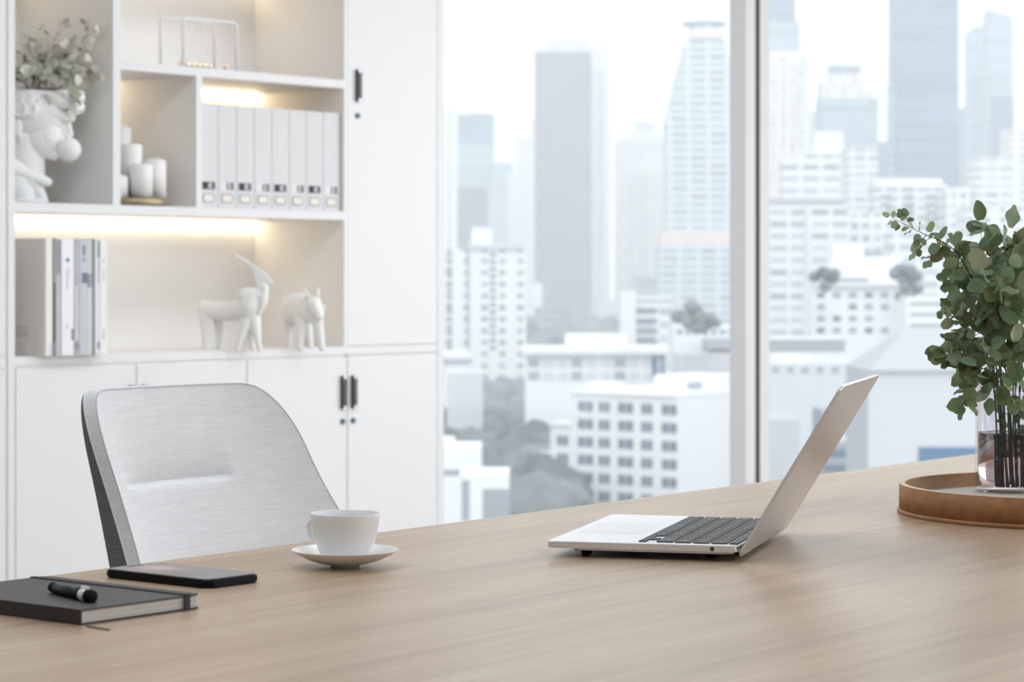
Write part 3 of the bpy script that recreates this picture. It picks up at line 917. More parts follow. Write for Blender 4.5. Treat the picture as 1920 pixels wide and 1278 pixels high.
def sheet(name, off_f, off_b, m, nu=80, nv=260, inset=0.0, roundf=0.006, back=None):
    bm = bmesh.new()
    def g(off, ins, b=False):
        rows = []
        for j in range(nv + 1):
            v = j / nv
            row = []
            for i in range(nu + 1):
                u = -1 + 2 * i / nu
                p = bsurf(u * (1 - ins), v, off)
                if b: p.y += back(u, v) if back else 0
                row.append(bm.verts.new(p))
            rows.append(row)
        return rows
    A, B = g(off_f, inset), g(off_b, inset, True)
    for R_, fl in ((A, False), (B, True)):
        for j in range(nv):
            for i in range(nu):
                q = (R_[j][i], R_[j][i + 1], R_[j + 1][i + 1], R_[j + 1][i])
                bm.faces.new(q[::-1] if fl else q)
    for j in range(nv):
        bm.faces.new((A[j][0], A[j + 1][0], B[j + 1][0], B[j][0])); bm.faces.new((A[j][nu], B[j][nu], B[j + 1][nu], A[j + 1][nu]))
    for i in range(nu):
        bm.faces.new((A[0][i], B[0][i], B[0][i + 1], A[0][i + 1])); bm.faces.new((A[nv][i], A[nv][i + 1], B[nv][i + 1], B[nv][i]))
    o = link(name, b2m(bm, name), ch, m, smooth=True)
    md = o.modifiers.new('e', 'EDGE_SPLIT'); md.split_angle = radians(50)
    return o
back_ = sheet('backrest', 0.0, 0.024, M['fab'])
sheet('back_shell', 0.024, 0.026, M['fabd'], nu=32, nv=60, inset=0.005, back=lambda u, v: 0.055 * (1 - v) ** 0.9 * (1 if True else 0))
def edge_line(off, ins=0.0, top=True):
    pts = []
    nv = 90
    for j in range(nv + 1): pts.append(bsurf(-1 + ins, j / nv, off))
    for i in range(1, 60): pts.append(bsurf((-1 + ins) + (2 - 2 * ins) * i / 60, 1, off) + Vector((0, 0, 0)))
    for j in range(nv, -1, -1): pts.append(bsurf(1 - ins, j / nv, off))
    return pts
tube('piping', edge_line(0.0235), 0.0013, M['piping'], ch, 6)
tube('piping', edge_line(-0.0002), 0.0006, M['seam'], ch, 6)
bm = bmesh.new()
# seat cushion
sp = rrect(0.47, 0.46, 0.10, 8)
prism('seat', sp, 0.43, 0.50, M['fab'], ch, 0.02, 4, loc=(0, -0.31, 0))
tube('column', [(0, -0.27, 0.09), (0, -0.27, 0.43)], 0.025, M['chrome'], ch, 20)
for k in range(5):
    a = 2 * pi * k / 5 + 0.3
    tube('base_leg', [(0, -0.27, 0.10), (0.16 * cos(a), -0.27 + 0.16 * sin(a), 0.085), (0.29 * cos(a), -0.27 + 0.29 * sin(a), 0.055)], [0.02, 0.016, 0.011], M['chrome'], ch, 10)
    b2 = bmesh.new(); ell(b2, (0.29 * cos(a), -0.27 + 0.29 * sin(a), 0.027), (0.027, 0.027, 0.027))
    link('castor', b2m(b2, 'castor'), ch, M['rubber'], smooth=True)

# ------------------------------------------------------------------ cup and saucer
cs = Vector((1.8128, 1.7143, 0.7503))
lathe('saucer', [(0, 0.002), (0.0135, 0.002), (0.0137, 0), (0.0146, 0), (0.0150, 0.0022), (0.024, 0.0032), (0.036, 0.0068), (0.046, 0.0115), (0.0532, 0.0160), (0.0540, 0.0168), (0.0536, 0.0174), (0.0528, 0.0172),
                 (0.045, 0.0128), (0.035, 0.0082), (0.023, 0.0052), (0.0, 0.0046)], M['porc'], None, 96, cs)
tag(bpy.data.objects['saucer'], 'white porcelain saucer under the coffee cup', 'saucer')
cup = empty('coffee_cup', (cs.x, cs.y, cs.z + 0.0048), YAW, 'small white porcelain coffee cup standing on the saucer', 'cup')
lathe('bowl', [(0, 0.0008), (0.0205, 0.0008), (0.0212, 0), (0.0222, 0.0006), (0.0240, 0.0050), (0.0268, 0.0115), (0.0298, 0.0195), (0.0322, 0.0280), (0.0338, 0.0370), (0.0346, 0.0445), (0.0350, 0.0483), (0.0347, 0.0490),
               (0.0340, 0.0485), (0.0334, 0.0430), (0.0326, 0.0360), (0.0308, 0.0270), (0.0285, 0.0195), (0.0250, 0.0110), (0.0215, 0.0050), (0.015, 0.0030), (0, 0.0028)], M['porc'], cup, 96)
# loop handle turned away at the left rear
ha = radians(139)
hd = Vector((cos(ha), sin(ha), 0))
hp = spline([hd * 0.0325 + Vector((0, 0, 0.0400)), hd * 0.043 + Vector((0, 0, 0.0400)), hd * 0.0510 + Vector((0, 0, 0.0330)), hd * 0.0475 + Vector((0, 0, 0.0225)), hd * 0.0385 + Vector((0, 0, 0.0165)), hd * 0.0275 + Vector((0, 0, 0.0150))], 8)
tube('handle', hp, 0.0027, M['porc'], cup, 12)
lathe('coffee', [(0, 0.034), (0.0322, 0.034)], mat('black_coffee', (0.03, 0.015, 0.008), 0.1), cup, 48) if False else None

# ------------------------------------------------------------------ laptop
Dv, Wv = Vector((0.411, -0.912, 0)).normalized(), Vector((0.912, 0.411, 0)).normalized()
lp = empty('laptop', (2.0095, 1.6130, 0.75), math.atan2(Dv.y, Dv.x), 'open silver laptop with black keyboard on the oak table', 'laptop')
# local frame: x = front edge to hinge, y = near side to far side
LD, LWd = 0.2005, 0.303
ZT = 0.0165
def rr_at(x0, x1, y0, y1, r):
    return [(px + (x0 + x1) / 2, py + (y0 + y1) / 2) for px, py in rrect(x1 - x0, y1 - y0, r, 6)]
bs = prism('base', rr_at(0, LD, 0, LWd, 0.0075), 0.0098, ZT - 0.0002, M['alu'], lp, 0.0009, 2)
dk = prism('deck', rr_at(0.0008, LD - 0.0008, 0.0008, LWd - 0.0008, 0.007), ZT - 0.0003, ZT, M['alutop'], lp)
# belly
prism('bottom_case', rr_at(0.022, LD - 0.010, 0.022, LWd - 0.022, 0.008), 0.0052, 0.0099, M['alu'], lp, 0.001)
for x in (0.034, LD - 0.034):
    for y in (0.036, LWd - 0.036):
        b2 = bmesh.new(); lathe_bm(b2, [(0, 0.0001), (0.0045, 0.0001), (0.0055, 0.0016), (0.006, 0.0053), (0, 0.0053)], 24, x, y)
        link('foot', b2m(b2, 'foot'), lp, M['rubber'], smooth=True)
boxes('trackpad', [(0.010, 0.082, 0.092, 0.213, ZT, ZT + 0.00012)], mat('trackpad_glass', (0.78, 0.81, 0.83), 0.3, 0.3), lp)
boxes('finger_notch', [(-0.0002, 0.0022, 0.128, 0.176, ZT - 0.0018, ZT + 0.0001)], mat('notch_shade', (0.60, 0.60, 0.60), 0.4, 1), lp)
# keyboard: rows run along y; the user's right is the near side
kb = boxes('keyboard_well', [(0.0925, 0.196, 0.013, 0.290, ZT, ZT + 0.00015)], M['alutop'], lp)
bmk = bmesh.new(); bmg = bmesh.new()
kx0, pitch, kw = 0.0945, 0.0190, 0.0163
rows = [[(0.0, 1)], ]
ky0, ky1 = 0.0145, 0.2885
U = (ky1 - ky0) / 14.5
lay = [
    [('arrow',)] ,
]
def key(x0, x1, y0, y1, gl=True):
    g = 0.0012
    h = ZT + 0.0013
    add_box(bmk, x0, x1, y0 + g, y1 - g, ZT + 0.0001, h)
    if gl:
        cx_, cy2 = (x0 + x1) / 2, (y0 + y1) / 2
        ln = min(0.0045, (y1 - y0) * 0.3)
        add_box(bmg, cx_ - 0.0011, cx_ + 0.0011, cy2 - ln / 2, cy2 + ln / 2, h, h + 0.00006)
rowdef = [
    [1, 1, 1, -1, 1.25, -5, 1.25, 1, 1, 1],   # bottom: arrows then modifiers, space, modifiers
    [2.25] + [1] * 10 + [2.25],
    [1.75] + [1] * 11 + [1.75],
    [1.0] * 13 + [1.5],
    [1.5] + [1] * 13,
]
for r in range(5):
    xr0 = kx0 + r * pitch; xr1 = xr0 + kw
    y = ky0
    if r == 0:
        half = kw / 2 - 0.0004
        key(xr0, xr0 + half, y, y + U, False); y += U
        key(xr0, xr0 + half, y, y + U, False); key(xr0 + half + 0.0008, xr1, y, y + U, False); y += U
        key(xr0, xr0 + half, y, y + U, False); y += U
        for w_ in (1, 1.25, 5, 1.25, 1, 1, 1):
            key(xr0, xr1, y, y + w_ * U, w_ < 5); y += w_ * U
    else:
        ws = {1: [2.25] + [1] * 10 + [2.25], 2: [1.75] + [1] * 11 + [1.75], 3: [1.0] * 13 + [1.5], 4: [1.5] + [1] * 13}[r]
        sc2 = 14.5 / sum(ws)
        for w_ in ws:
            key(xr0, xr1, y, y + w_ * U * sc2); y += w_ * U * sc2
xr0 = kx0 + 5 * pitch
key(xr0, xr0 + 0.009, ky0, ky1, False)
link('keys', b2m(bmk, 'keys'), lp, M['key'])
link('key_legends', b2m(bmg, 'legend'), lp, M['glyph'])
b2 = bmesh.new(); lathe_bm(b2, [(0.0012, 0), (0.0022, 0), (0.0022, 0.0003), (0.0012, 0.0003), (0.0012, 0)], 20)
pt = link('headphone_jack', b2m(b2, 'jack'), lp, M['rubber'], (LD - 0.026, 0.0, 0.0131), (pi / 2, 0, 0))
b2 = bmesh.new(); lathe_bm(b2, [(0.0, 0.0001), (0.0010, 0.0001)], 16)
link('jack_hole', b2m(b2, 'jackhole'), pt, M['rubber'])
# hinge and lid
tube('hinge', [(LD - 0.003, 0.02, 0.0095), (LD - 0.003, LWd - 0.02, 0.0095)], 0.0042, M['rubber'], lp, 16)
LX, LZ, LL = 0.1945, 0.0068, 0.2046
ang = math.atan2(0.175, 0.106)
lid = prism('lid', [(py_, px_) for px_, py_ in rr_at(0, LWd, 0, LL, 0.008)], -0.0032, 0.0, M['alu'], lp, 0.0008, 2, loc=(LX, 0, LZ), rot=(0, -ang, 0))
box('screen', 0.006, LL - 0.004, 0.004, LWd - 0.004, 0.0, 0.0004, M['screen'], lid)
lid.location.x += 0.0055
# ------------------------------------------------------------------ notebook, pen, phone
nb = empty('notebook', (1.3655, 1.5945, 0.7502), radians(0.6), 'black hardcover notebook with elastic band at the left table edge', 'notebook')
NW, NL, NT = 0.1385, 0.205, 0.0128
boxes('page_block', [(0.0035, NW - 0.0035, 0.002, NL - 0.003, 0.0012, NT - 0.0012)], M['pages'], nb)
bm = bmesh.new()
add_box(bm, 0, NW, 0, NL, 0, 0.0012); add_box(bm, 0, NW, 0, NL, NT - 0.0012, NT); add_box(bm, 0, 0.0018, 0, NL, 0.0010, NT - 0.0010)
bmesh.ops.bevel(bm, geom=[e for e in bm.edges if abs(e.verts[0].co.z - e.verts[1].co.z) > 0 and e.verts[0].co.x > 0.1], offset=0.004, segments=3, affect='EDGES')
link('cover', b2m(bm, 'cover'), nb, M['cover'])
tube('elastic_band', [(NW - 0.0165, -0.0008, -0.00), (NW - 0.0165, -0.0008, NT + 0.0004), (NW - 0.0165, NL + 0.0008, NT + 0.0004), (NW - 0.0165, NL + 0.0008, 0.0)], 0.0001, M['elastic'], nb) if False else None
boxes('elastic_band', [(NW - 0.0195, NW - 0.0135, -0.0008, 0.0, 0.0, NT + 0.0009), (NW - 0.0195, NW - 0.0135, -0.0008, NL + 0.0008, NT, NT + 0.0009), (NW - 0.0195, NW - 0.0135, NL, NL + 0.0008, 0.0, NT)], M['elastic'], nb)
rb = [at_z(162, 1172, 0.7506), at_z(183, 1176.5, 0.7504), at_z(206, 1180.5, 0.7503)]
bm = bmesh.new()
inv = (Matrix.Translation(nb.location) @ Matrix.Rotation(nb.rotation_euler.z, 4, 'Z')).inverted()
L_ = []
wd = Vector((RT.x, RT.y, 0)) * 0.0 + Vector((FW.x, FW.y, 0)) * 0.0035
for q in rb:
    q = Vector(q); L_.append((bm.verts.new(inv @ (q - wd)), bm.verts.new(inv @ (q + wd)), bm.verts.new(inv @ (q + wd + Vector((0, 0, .0004)))), bm.verts.new(inv @ (q - wd + Vector((0, 0, .0004))))))
for a, b_ in zip(L_, L_[1:]):
    for k in range(4): bm.faces.new((a[k], a[(k + 1) % 4], b_[(k + 1) % 4], b_[k]))
bm.faces.new(L_[0]); bm.faces.new(L_[-1])
link('ribbon', b2m(bm, 'ribbon'), nb, mat('grey_ribbon', (0.12, 0.11, 0.10), 0.7))

# pen lying on the notebook
zt_ = 0.7502 + NT
pa = at_z(101, 1101, zt_ + 0.0048); pb = at_z(167, 1117, zt_ + 0.0048)
pen_dir = (pb - pa); plen = pen_dir.length
pen = empty('pen', tuple(pa), math.atan2(pen_dir.y, pen_dir.x), 'black pen with silver clip ring lying on the notebook', 'pen')
def ppt(name, x0, x1, r0, r1, m, seg=28):
    b = bmesh.new()
    d = x1 - x0; e = min(0.0008, d * .2)
    lathe_bm(b, [(0, x0), (r0 - e, x0), (r0, x0 + e), (r1, x1 - e), (r1 - e, x1), (0, x1)], seg)
    bmesh.ops.rotate(b, verts=b.verts, matrix=Matrix.Rotation(pi / 2, 3, 'Y'))
    return link(name, b2m(b, name), pen, m, smooth=True)
M['penb'] = mat('matt_black_pen', (0.008, 0.008, 0.009), 0.4, spec=.4)
ppt('pen_end', -0.004, 0.004, 0.0044, 0.0048, M['rubber'])
ppt('barrel', 0.004, plen * .70, 0.0046, 0.0050, M['penb'])
ppt('cap', plen * .70, plen * .86, 0.0056, 0.0056, M['rubber'])
M['satin'] = mat('satin_silver', (0.85, 0.85, 0.86), 0.35, 0.3)
ppt('ring', plen * .82, plen * .97, 0.0058, 0.0058, M['satin'])
ppt('tip_cap', plen * .965, plen + 0.006, 0.0058, 0.0057, M['rubber'])
box('clip', plen * .80, plen * .97, -0.0016, 0.0016, 0.005, 0.0074, M['satin'], pen, 0.0006)

ph = empty('smartphone', (1.6345, 1.7615, 0.7502), radians(90 + 0.5), 'black smartphone lying face up beside the notebook', 'phone')
prism('body', rrect(0.146, 0.071, 0.010, 8), 0, 0.0080, M['phone'], ph, 0.0030, 5)
def scrmat():
    m, nt, b = nmat('phone_wallpaper')
    tc = N(nt, 'ShaderNodeTexCoord')
    mp = N(nt, 'ShaderNodeMapping'); mp.inputs['Location'].default_value = (-0.028, 0.0, 0); mp.inputs['Scale'].default_value = (17, 26, 0)
    g = N(nt, 'ShaderNodeTexGradient', gradient_type='SPHERICAL')
    nt.links.new(tc.outputs['Object'], mp.inputs[0])
    mp.inputs['Location'].default_value = (-0.58, 0.1, 0)
    nt.links.new(mp.outputs[0], g.inputs[0])
    r = ramp(nt, [(0.0, (0.035, 0.036, 0.045)), (0.35, (0.07, 0.065, 0.075)), (0.7, (0.20, 0.13, 0.13)), (1.0, (0.34, 0.24, 0.23))])
    nt.links.new(g.outputs[0], r.inputs[0])
    nt.links.new(r.outputs[0], b.inputs['Base Color'])
    b.inputs['Roughness'].default_value = 0.18
    nt.links.new(r.outputs[0], b.inputs['Emission Color']); b.inputs['Emission Strength'].default_value = 0.4
    return m
scr = prism('screen', rrect(0.139, 0.065, 0.008, 8), 0.0080, 0.0083, scrmat(), ph)
prism('notch', rrect(0.004, 0.022, 0.0018, 5), 0.0083, 0.00835, M['rubber'], scr, loc=(0.0655, 0, 0))
prism('side_button', rrect(0.011, 0.0022, 0.0008, 4), -0.0004, 0.0003, M['rubber'], ph, loc=(0.01, 0.0357, 0.004), rot=(pi / 2, 0, 0))

# ------------------------------------------------------------------ tray, vase, eucalyptus
TC = Vector((2.792, 1.4055, 0.7502))
tr = empty('serving_tray', tuple(TC), 0, 'round walnut plywood tray under the glass vase', 'tray')
def ring(name, r0, r1, z0, z1, m, seg=128):
    return lathe(name, [(r0, z0), (r1, z0), (r1, z1), (r0, z1), (r0, z0)], m, tr, seg, smooth=False)
lathe('tray_base', [(0, 0), (0.2175, 0), (0.2180, 0.0006), (0.2180, 0.0034), (0.2172, 0.0042), (0, 0.0042)], M['tray'], tr, 128)
wl = ring('wall', 0.2085, 0.2160, 0.0040, 0.0352, M['tray'])
for p_ in wl.data.polygons: p_.use_smooth = abs(p_.normal.z) < .5
ring('rim_edge', 0.2087, 0.2158, 0.0350, 0.0356, M['trayedge'])
ring('base_edge', 0.2155, 0.2176, 0.0038, 0.0045, M['trayedge'])
lathe('lining', [(0, 0.0042), (0.2084, 0.0042), (0.2084, 0.0180), (0, 0.0180)], M['traypad'], tr, 96, smooth=False)

vd = 3.156
vp = ray(1893) * vd
VZ = 0.7502 + 0.0182
vase = empty('glass_vase', (vp.x, vp.y, VZ), YAW, 'clear cylindrical glass vase with water standing in the tray', 'vase')
VR, VH = 0.0430, 0.150
lathe('glass', [(0, 0), (VR - 0.003, 0), (VR - 0.0005, 0.0015), (VR, 0.004), (VR, VH - 0.001), (VR - 0.001, VH), (VR - 0.0024, VH - 0.001), (VR - 0.0026, 0.010), (VR - 0.006, 0.0075), (0, 0.0068)], M['vase'], vase, 96)
lathe('water', [(0, 0.0070), (VR - 0.0062, 0.0077), (VR - 0.0027, 0.0102), (VR - 0.0027, 0.0745), (VR - 0.0033, 0.0738), (0, 0.0735)], M['water'], vase, 96)

def VPt(px, py, dd=0.0): return at_d(px, py, vd + dd)
stems = [
    # path points (px,py,depth offset), sizes, pairs, label
    ([(1885, 905, .01), (1868, 720, -.01), (1835, 560, -.02), (1790, 470, -.03), (1725, 435, -.03), (1672, 408, -.02)], (.022, .009), 15, 0.30, 'eucalyptus branch stretching furthest to the upper left'),
    ([(1890, 905, -.01), (1880, 720, 0), (1862, 600, 0), (1845, 500, .01), (1838, 425, .0)], (.026, .024), 9, 0.32, 'upright eucalyptus branch topped by a large folded leaf'),
    ([(1900, 905, .01), (1890, 700, .01), (1888, 560, .01), (1880, 490, 0), (1890, 440, 0)], (.026, .028), 8, 0.34, 'eucalyptus branch ending in one big round leaf at the top right'),
    ([(1880, 905, .0), (1862, 715, -.02), (1840, 650, -.05), (1810, 615, -.07), (1782, 580, -.08)], (.024, .016), 10, 0.36, 'eucalyptus branch leaning left at half height'),
    ([(1892, 905, .0), (1868, 712, -.02), (1840, 665, -.06), (1805, 655, -.08), (1778, 660, -.09)], (.023, .017), 9, 0.36, 'eucalyptus branch drooping left above the vase rim'),
    ([(1888, 905, .01), (1866, 714, -.03), (1845, 690, -.07), (1822, 715, -.09), (1808, 755, -.10)], (.023, .018), 8, 0.36, 'lowest eucalyptus branch hanging down outside the vase'),
    ([(1896, 905, .0), (1890, 700, -.02), (1880, 620, -.06), (1868, 560, -.08), (1850, 520, -.08)], (.030, .026), 10, 0.34, 'broad-leaved eucalyptus branch in the middle of the bunch'),
    ([(1898, 905, .02), (1900, 700, .03), (1905, 560, .04), (1912, 480, .03), (1908, 455, .02)], (.022, .015), 11, 0.36, 'dense grey-green eucalyptus branch at the right edge of the photo'),
    ([(1900, 905, -.01), (1905, 710, -.03), (1915, 650, -.07), (1925, 600, -.09), (1925, 560, -.09)], (.030, .024), 9, 0.34, 'eucalyptus branch leaning toward the table front at the right edge'),
    ([(1884, 905, .02), (1875, 700, .04), (1850, 600, .07), (1825, 530, .09), (1800, 500, .09)], (.024, .019), 6, 0.34, 'eucalyptus branch at the back of the bunch leaning left'),
    ([(1902, 905, .02), (1915, 690, .04), (1945, 600, .06), (1975, 530, .06)], (.026, .02), 10, 0.34, 'eucalyptus branch leaning out of the photo to the upper right'),
    ([(1904, 905, .0), (1915, 712, -.02), (1945, 690, -.04), (1980, 700, -.05)], (.026, .02), 8, 0.36, 'eucalyptus branch drooping out of the photo to the right'),
    ([(1897, 890, .0), (1894, 840, .004), (1890, 790, .0), (1892, 745, -.004)], (.011, .013), 8, 0.16, 'short leafy cutting standing wholly inside the glass vase'),
    ([(1886, 905, .01), (1872, 720, .0), (1850, 600, .01), (1822, 520, .03), (1795, 475, .03), (1768, 452, .03) ], (.021, .014), 9, 0.36, 'bushy eucalyptus branch just below the one stretching furthest left'),
    ([(1888, 905, .01), (1878, 715, .02), (1872, 600, .05), (1868, 520, .06), (1862, 470, .06)], (.024, .020), 4, 0.34, 'eucalyptus branch rising at the back of the bunch'),
    ([(1894, 905, -.02), (1888, 715, -.05), (1880, 680, -.09), (1870, 700, -.11), (1862, 735, -.11)], (.022, .020), 6, 0.36, 'short eucalyptus branch drooping over the front of the vase'),
]
for k, (pth, sz, n_, st, lb_) in enumerate(stems):
    path = [VPt(*q) for q in pth]
    # keep the wet end of every stem inside the vase
    e = path[0]; path[0] = Vector((vp.x + (e.x - vp.x) * 1.5, vp.y + (e.y - vp.y) * 1.5, VZ + 0.012))
    sprig('eucalyptus_branch', path, 0.0012, (sz[0] * 1.07, sz[1] * 1.10), n_ + 2, M['leaf'], M['green_stem'], lb_, 'branch', 'eucalyptus branches in the glass vase', 100 + k * 3, start=st + 0.06, twig=0.35, narrow=0.84)

# ------------------------------------------------------------------ the city beyond the window
GZ = -34.0
def facade(name, wall, win, fl=3.2, col=3.4, fh=0.5, fw=0.55, rough=0.6, off=(0, 0)):
    """repeating storeys of windows, in metres on the building itself"""
    m, nt, b = nmat(name)
    L = nt.links.new
    tc = N(nt, 'ShaderNodeTexCoord'); sp_ = N(nt, 'ShaderNodeSeparateXYZ'); L(tc.outputs['Object'], sp_.inputs[0])
    u = mathn(nt, 'ADD', mathn(nt, 'ADD', sp_.outputs[0], sp_.outputs[1]), 5000.3 + off[0])
    v = mathn(nt, 'ADD', sp_.outputs[2], 0.4 + off[1])
    fu = mathn(nt, 'FRACT', mathn(nt, 'DIVIDE', u, col)); fv = mathn(nt, 'FRACT', mathn(nt, 'DIVIDE', v, fl))
    a = mathn(nt, 'LESS_THAN', fu, fw); c = mathn(nt, 'LESS_THAN', fv, fh)
    g = N(nt, 'ShaderNodeNewGeometry'); sn = N(nt, 'ShaderNodeSeparateXYZ'); L(g.outputs['Normal'], sn.inputs[0])
    side = mathn(nt, 'LESS_THAN', mathn(nt, 'ABSOLUTE', sn.outputs[2]), 0.5)
    msk = mathn(nt, 'MULTIPLY', mathn(nt, 'MULTIPLY', a, c), side)
    # each window is a slightly different tone
    cb = N(nt, 'ShaderNodeCombineXYZ')
    L(mathn(nt, 'FLOOR', mathn(nt, 'DIVIDE', u, col)), cb.inputs[0]); L(mathn(nt, 'FLOOR', mathn(nt, 'DIVIDE', v, fl)), cb.inputs[1])
    wn = N(nt, 'ShaderNodeTexWhiteNoise'); L(cb.outputs[0], wn.inputs[0])
    wr = ramp(nt, [(0, tuple(k * .7 for k in win)), (1, tuple(min(1, k * 1.35) for k in win))]); L(wn.outputs[0], wr.inputs[0])
    mx = N(nt, 'ShaderNodeMix', data_type='RGBA')
    L(msk, mx.inputs[0]); mx.inputs[6].default_value = (*wall, 1); L(wr.outputs[0], mx.inputs[7])
    L(mx.outputs[2], b.inputs['Base Color'])
    b.inputs['Roughness'].default_value = rough
    b.inputs['Specular IOR Level'].default_value = 0.2
    return m

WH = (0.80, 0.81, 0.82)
FM = {
    'white_dots': facade('white_tower_small_windows', WH, (.30, .34, .38), 3.0, 4.6, .45, .35),
    'white_bands': facade('white_flats_banded', (.78, .79, .81), (.42, .47, .52), 3.0, 5.2, .48, .8),
    'white_fine': facade('white_tower_fine_grid', (.80, .81, .82), (.42, .47, .51), 3.2, 3.0, .45, .6),
    'grey_dark': facade('grey_blue_tower', (.20, .22, .28), (.17, .19, .25), 3.4, 2.4, .6, .7),
    'blue': facade('blue_glass_tower', (.18, .30, .39), (.13, .24, .34), 3.6, 40, .55, 1),
    'blue_pale': facade('pale_blue_glass_tower', (.36, .48, .55), (.27, .40, .48), 3.6, 30, .5, 1),
    'blue_dark': facade('deep_blue_slab', (.14, .24, .36), (.12, .21, .32), 3.6, 30, .5, 1),
    'teal_bands': facade('stepped_tower_bands', (.66, .74, .77), (.26, .38, .44), 3.6, 9, .5, .78),
    'stripe': facade('white_slab_vertical', (.82, .84, .86), (.60, .64, .68), 900, 9, 1, .3),
    'cream': facade('cream_tower', (.78, .78, .77), (.50, .53, .55), 3.3, 4.4, .5, .45),
    'plain': mat('plain_white_render', (.80, .82, .84), .8, spec=.1),
    'roof': mat('pale_grey_roof', (.62, .65, .68), .9, spec=.1),
    'grey': mat('mid_grey_concrete', (.36, .39, .43), .9, spec=.1),
    'pane': mat('dark_window_pane', (.16, .21, .27), .35),
    'warm': mat('warm_cream_band', (.80, .70, .60), .8),
    'plain_near': mat('darker_white_render', (.50, .52, .545), .85, spec=.1),  # even tone lowered so the nearest walls do not burn out
    'bluewin': mat('blue_grey_glazing', (.10, .17, .28), .3),
}

def bld(name, label, x0, x1, yt, d, m, depth=None, yaw=0.0, cat='building', z0=None):
    """box-shaped building whose front spans px x0..x1 and rises to py yt at distance d"""
    wdt = (x1 - x0) * d / FPX
    depth = depth or wdt * 0.8
    p = ray((x0 + x1) / 2) * d
    r = empty(name, (p.x, p.y, GZ), YAW + yaw, label, cat)
    h = CAMZ - (yt - HY) / FPX * d - GZ
    o = box('walls', -wdt / 2, wdt / 2, 0, depth, 0, h, FM[m], r)
    r['w'] = wdt; r['h'] = h; r['d'] = d; r['px'] = (x0 + x1) / 2
    return r

def piece(r, name, x0, x1, y0, y1, m, ya=0.0, yb=None, dz=0):
    """further block on building r given by picture extents at the building's distance"""
    d = r['d']; k = d / FPX
    xa, xb = (x0 - r['px']) * k, (x1 - r['px']) * k
    za, zb = CAMZ - (y1 - HY) * k - GZ, CAMZ - (y0 - HY) * k - GZ
    if yb is None: yb = ya + abs(xb - xa) * .8
    return box(name, xa, xb, ya, yb, za, zb, FM[m] if isinstance(m, str) else m, r)

# ---- left pane, far to near
b = bld('tower', 'pale blue glass tower with darker crown, left part of the skyline', 858, 926, 222, 1500, 'blue_pale')
piece(b, 'crown', 858, 926, 214, 268, 'blue', -1, 40); piece(b, 'roof_block', 880, 915, 211, 222, 'blue', 4)
b = bld('tower', 'short grey-blue tower low in front of the pale blue one', 857, 914, 352, 1250, 'grey_dark')
b = bld('tower', 'small blue tower just left of the tall grey one', 926, 962, 304, 1700, 'blue_pale')
b = bld('tower', 'pale stepped tower close behind the tall grey one', 952, 1010, 325, 1600, 'white_fine')
piece(b, 'setback', 966, 1010, 256, 325, 'white_fine', 2); piece(b, 'spire_block', 994, 1012, 222, 258, 'white_fine', 5)
b = bld('tower', 'slim white tower with balconies at the left window edge', 822, 857, 203, 1100, 'white_dots')
piece(b, 'roof_block', 836, 852, 197, 204, 'plain', 3)
b = bld('tower', 'tall dark grey-blue tower with pale rounded crown', 1003, 1107, 97, 1300, 'grey_dark', depth=32)
piece(b, 'crown', 1026, 1104, 75, 97, 'roof', 2, 30); piece(b, 'roof_block', 1040, 1090, 69, 76, 'roof', 8, 24); piece(b, 'corner_block', 1005, 1026, 80, 98, 'plain', 2, 20)
b = bld('tower', 'white slab with grey stripe joined to the dark tower', 1108, 1143, 78, 1320, 'plain', depth=25)
piece(b, 'dark_stripe', 1124, 1132, 130, 485, 'roof', -0.6, 1)
b = bld('tower', 'pale white high-rise group with stepped crown, centre of the skyline', 1157, 1262, 262, 1500, 'white_fine')
piece(b, 'crown', 1190, 1230, 228, 262, 'white_fine', 4); piece(b, 'setback', 1165, 1250, 248, 262, 'plain', 3)
piece(b, 'lower_wing', 1188, 1262, 325, 520, 'cream', -14, 0)
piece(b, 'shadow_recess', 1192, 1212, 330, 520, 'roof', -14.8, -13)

# curved stepped tower with disc roof
b = bld('tower', 'tall tower with flared sides and round disc roof behind the mullion', 1252, 1384, 235, 1150, 'teal_bands', depth=30)
bodyd = 1150 / FPX
def pz(py): return CAMZ - (py - HY) * bodyd - GZ
def pxx(px): return (px - b['px']) * bodyd
prof = [(1248, 1388, 235), (1256, 1382, 200), (1264, 1377, 165), (1271, 1372, 135), (1280, 1366, 105), (1286, 1361, 80), (1292, 1357, 68), (1300, 1346, 58), (1302, 1344, 46)]
bm = bmesh.new(); prev = None
for xa, xb, py in prof:
    q = [bm.verts.new((pxx(xa), 0.5, pz(py))), bm.verts.new((pxx(xb), 0.5, pz(py))), bm.verts.new((pxx(xb), 26, pz(py))), bm.verts.new((pxx(xa), 26, pz(py)))]
    if prev:
        for k in range(4): bm.faces.new((prev[k], prev[(k + 1) % 4], q[(k + 1) % 4], q[k]))
    else: bm.faces.new(q[::-1])
    prev = q
bm.faces.new(prev)
link('flared_shaft', b2m(bm, 'shaft'), b, FM['teal_bands'])
lathe('disc_roof', [(0, pz(50)), (6, pz(48)), (10.5, pz(42)), (11, pz(39)), (0, pz(37))], FM['blue'], b, 40, loc=(pxx(1324), 12, 0))
piece(b, 'dome_band', 1296, 1352, 58, 72, 'warm', -0.5, 24)
piece(b, 'sign_band', 1237, 1384, 436, 458, 'warm', -3, 26)
piece(b, 'podium', 1237, 1384, 458, 620, 'teal_bands', -4, 34)

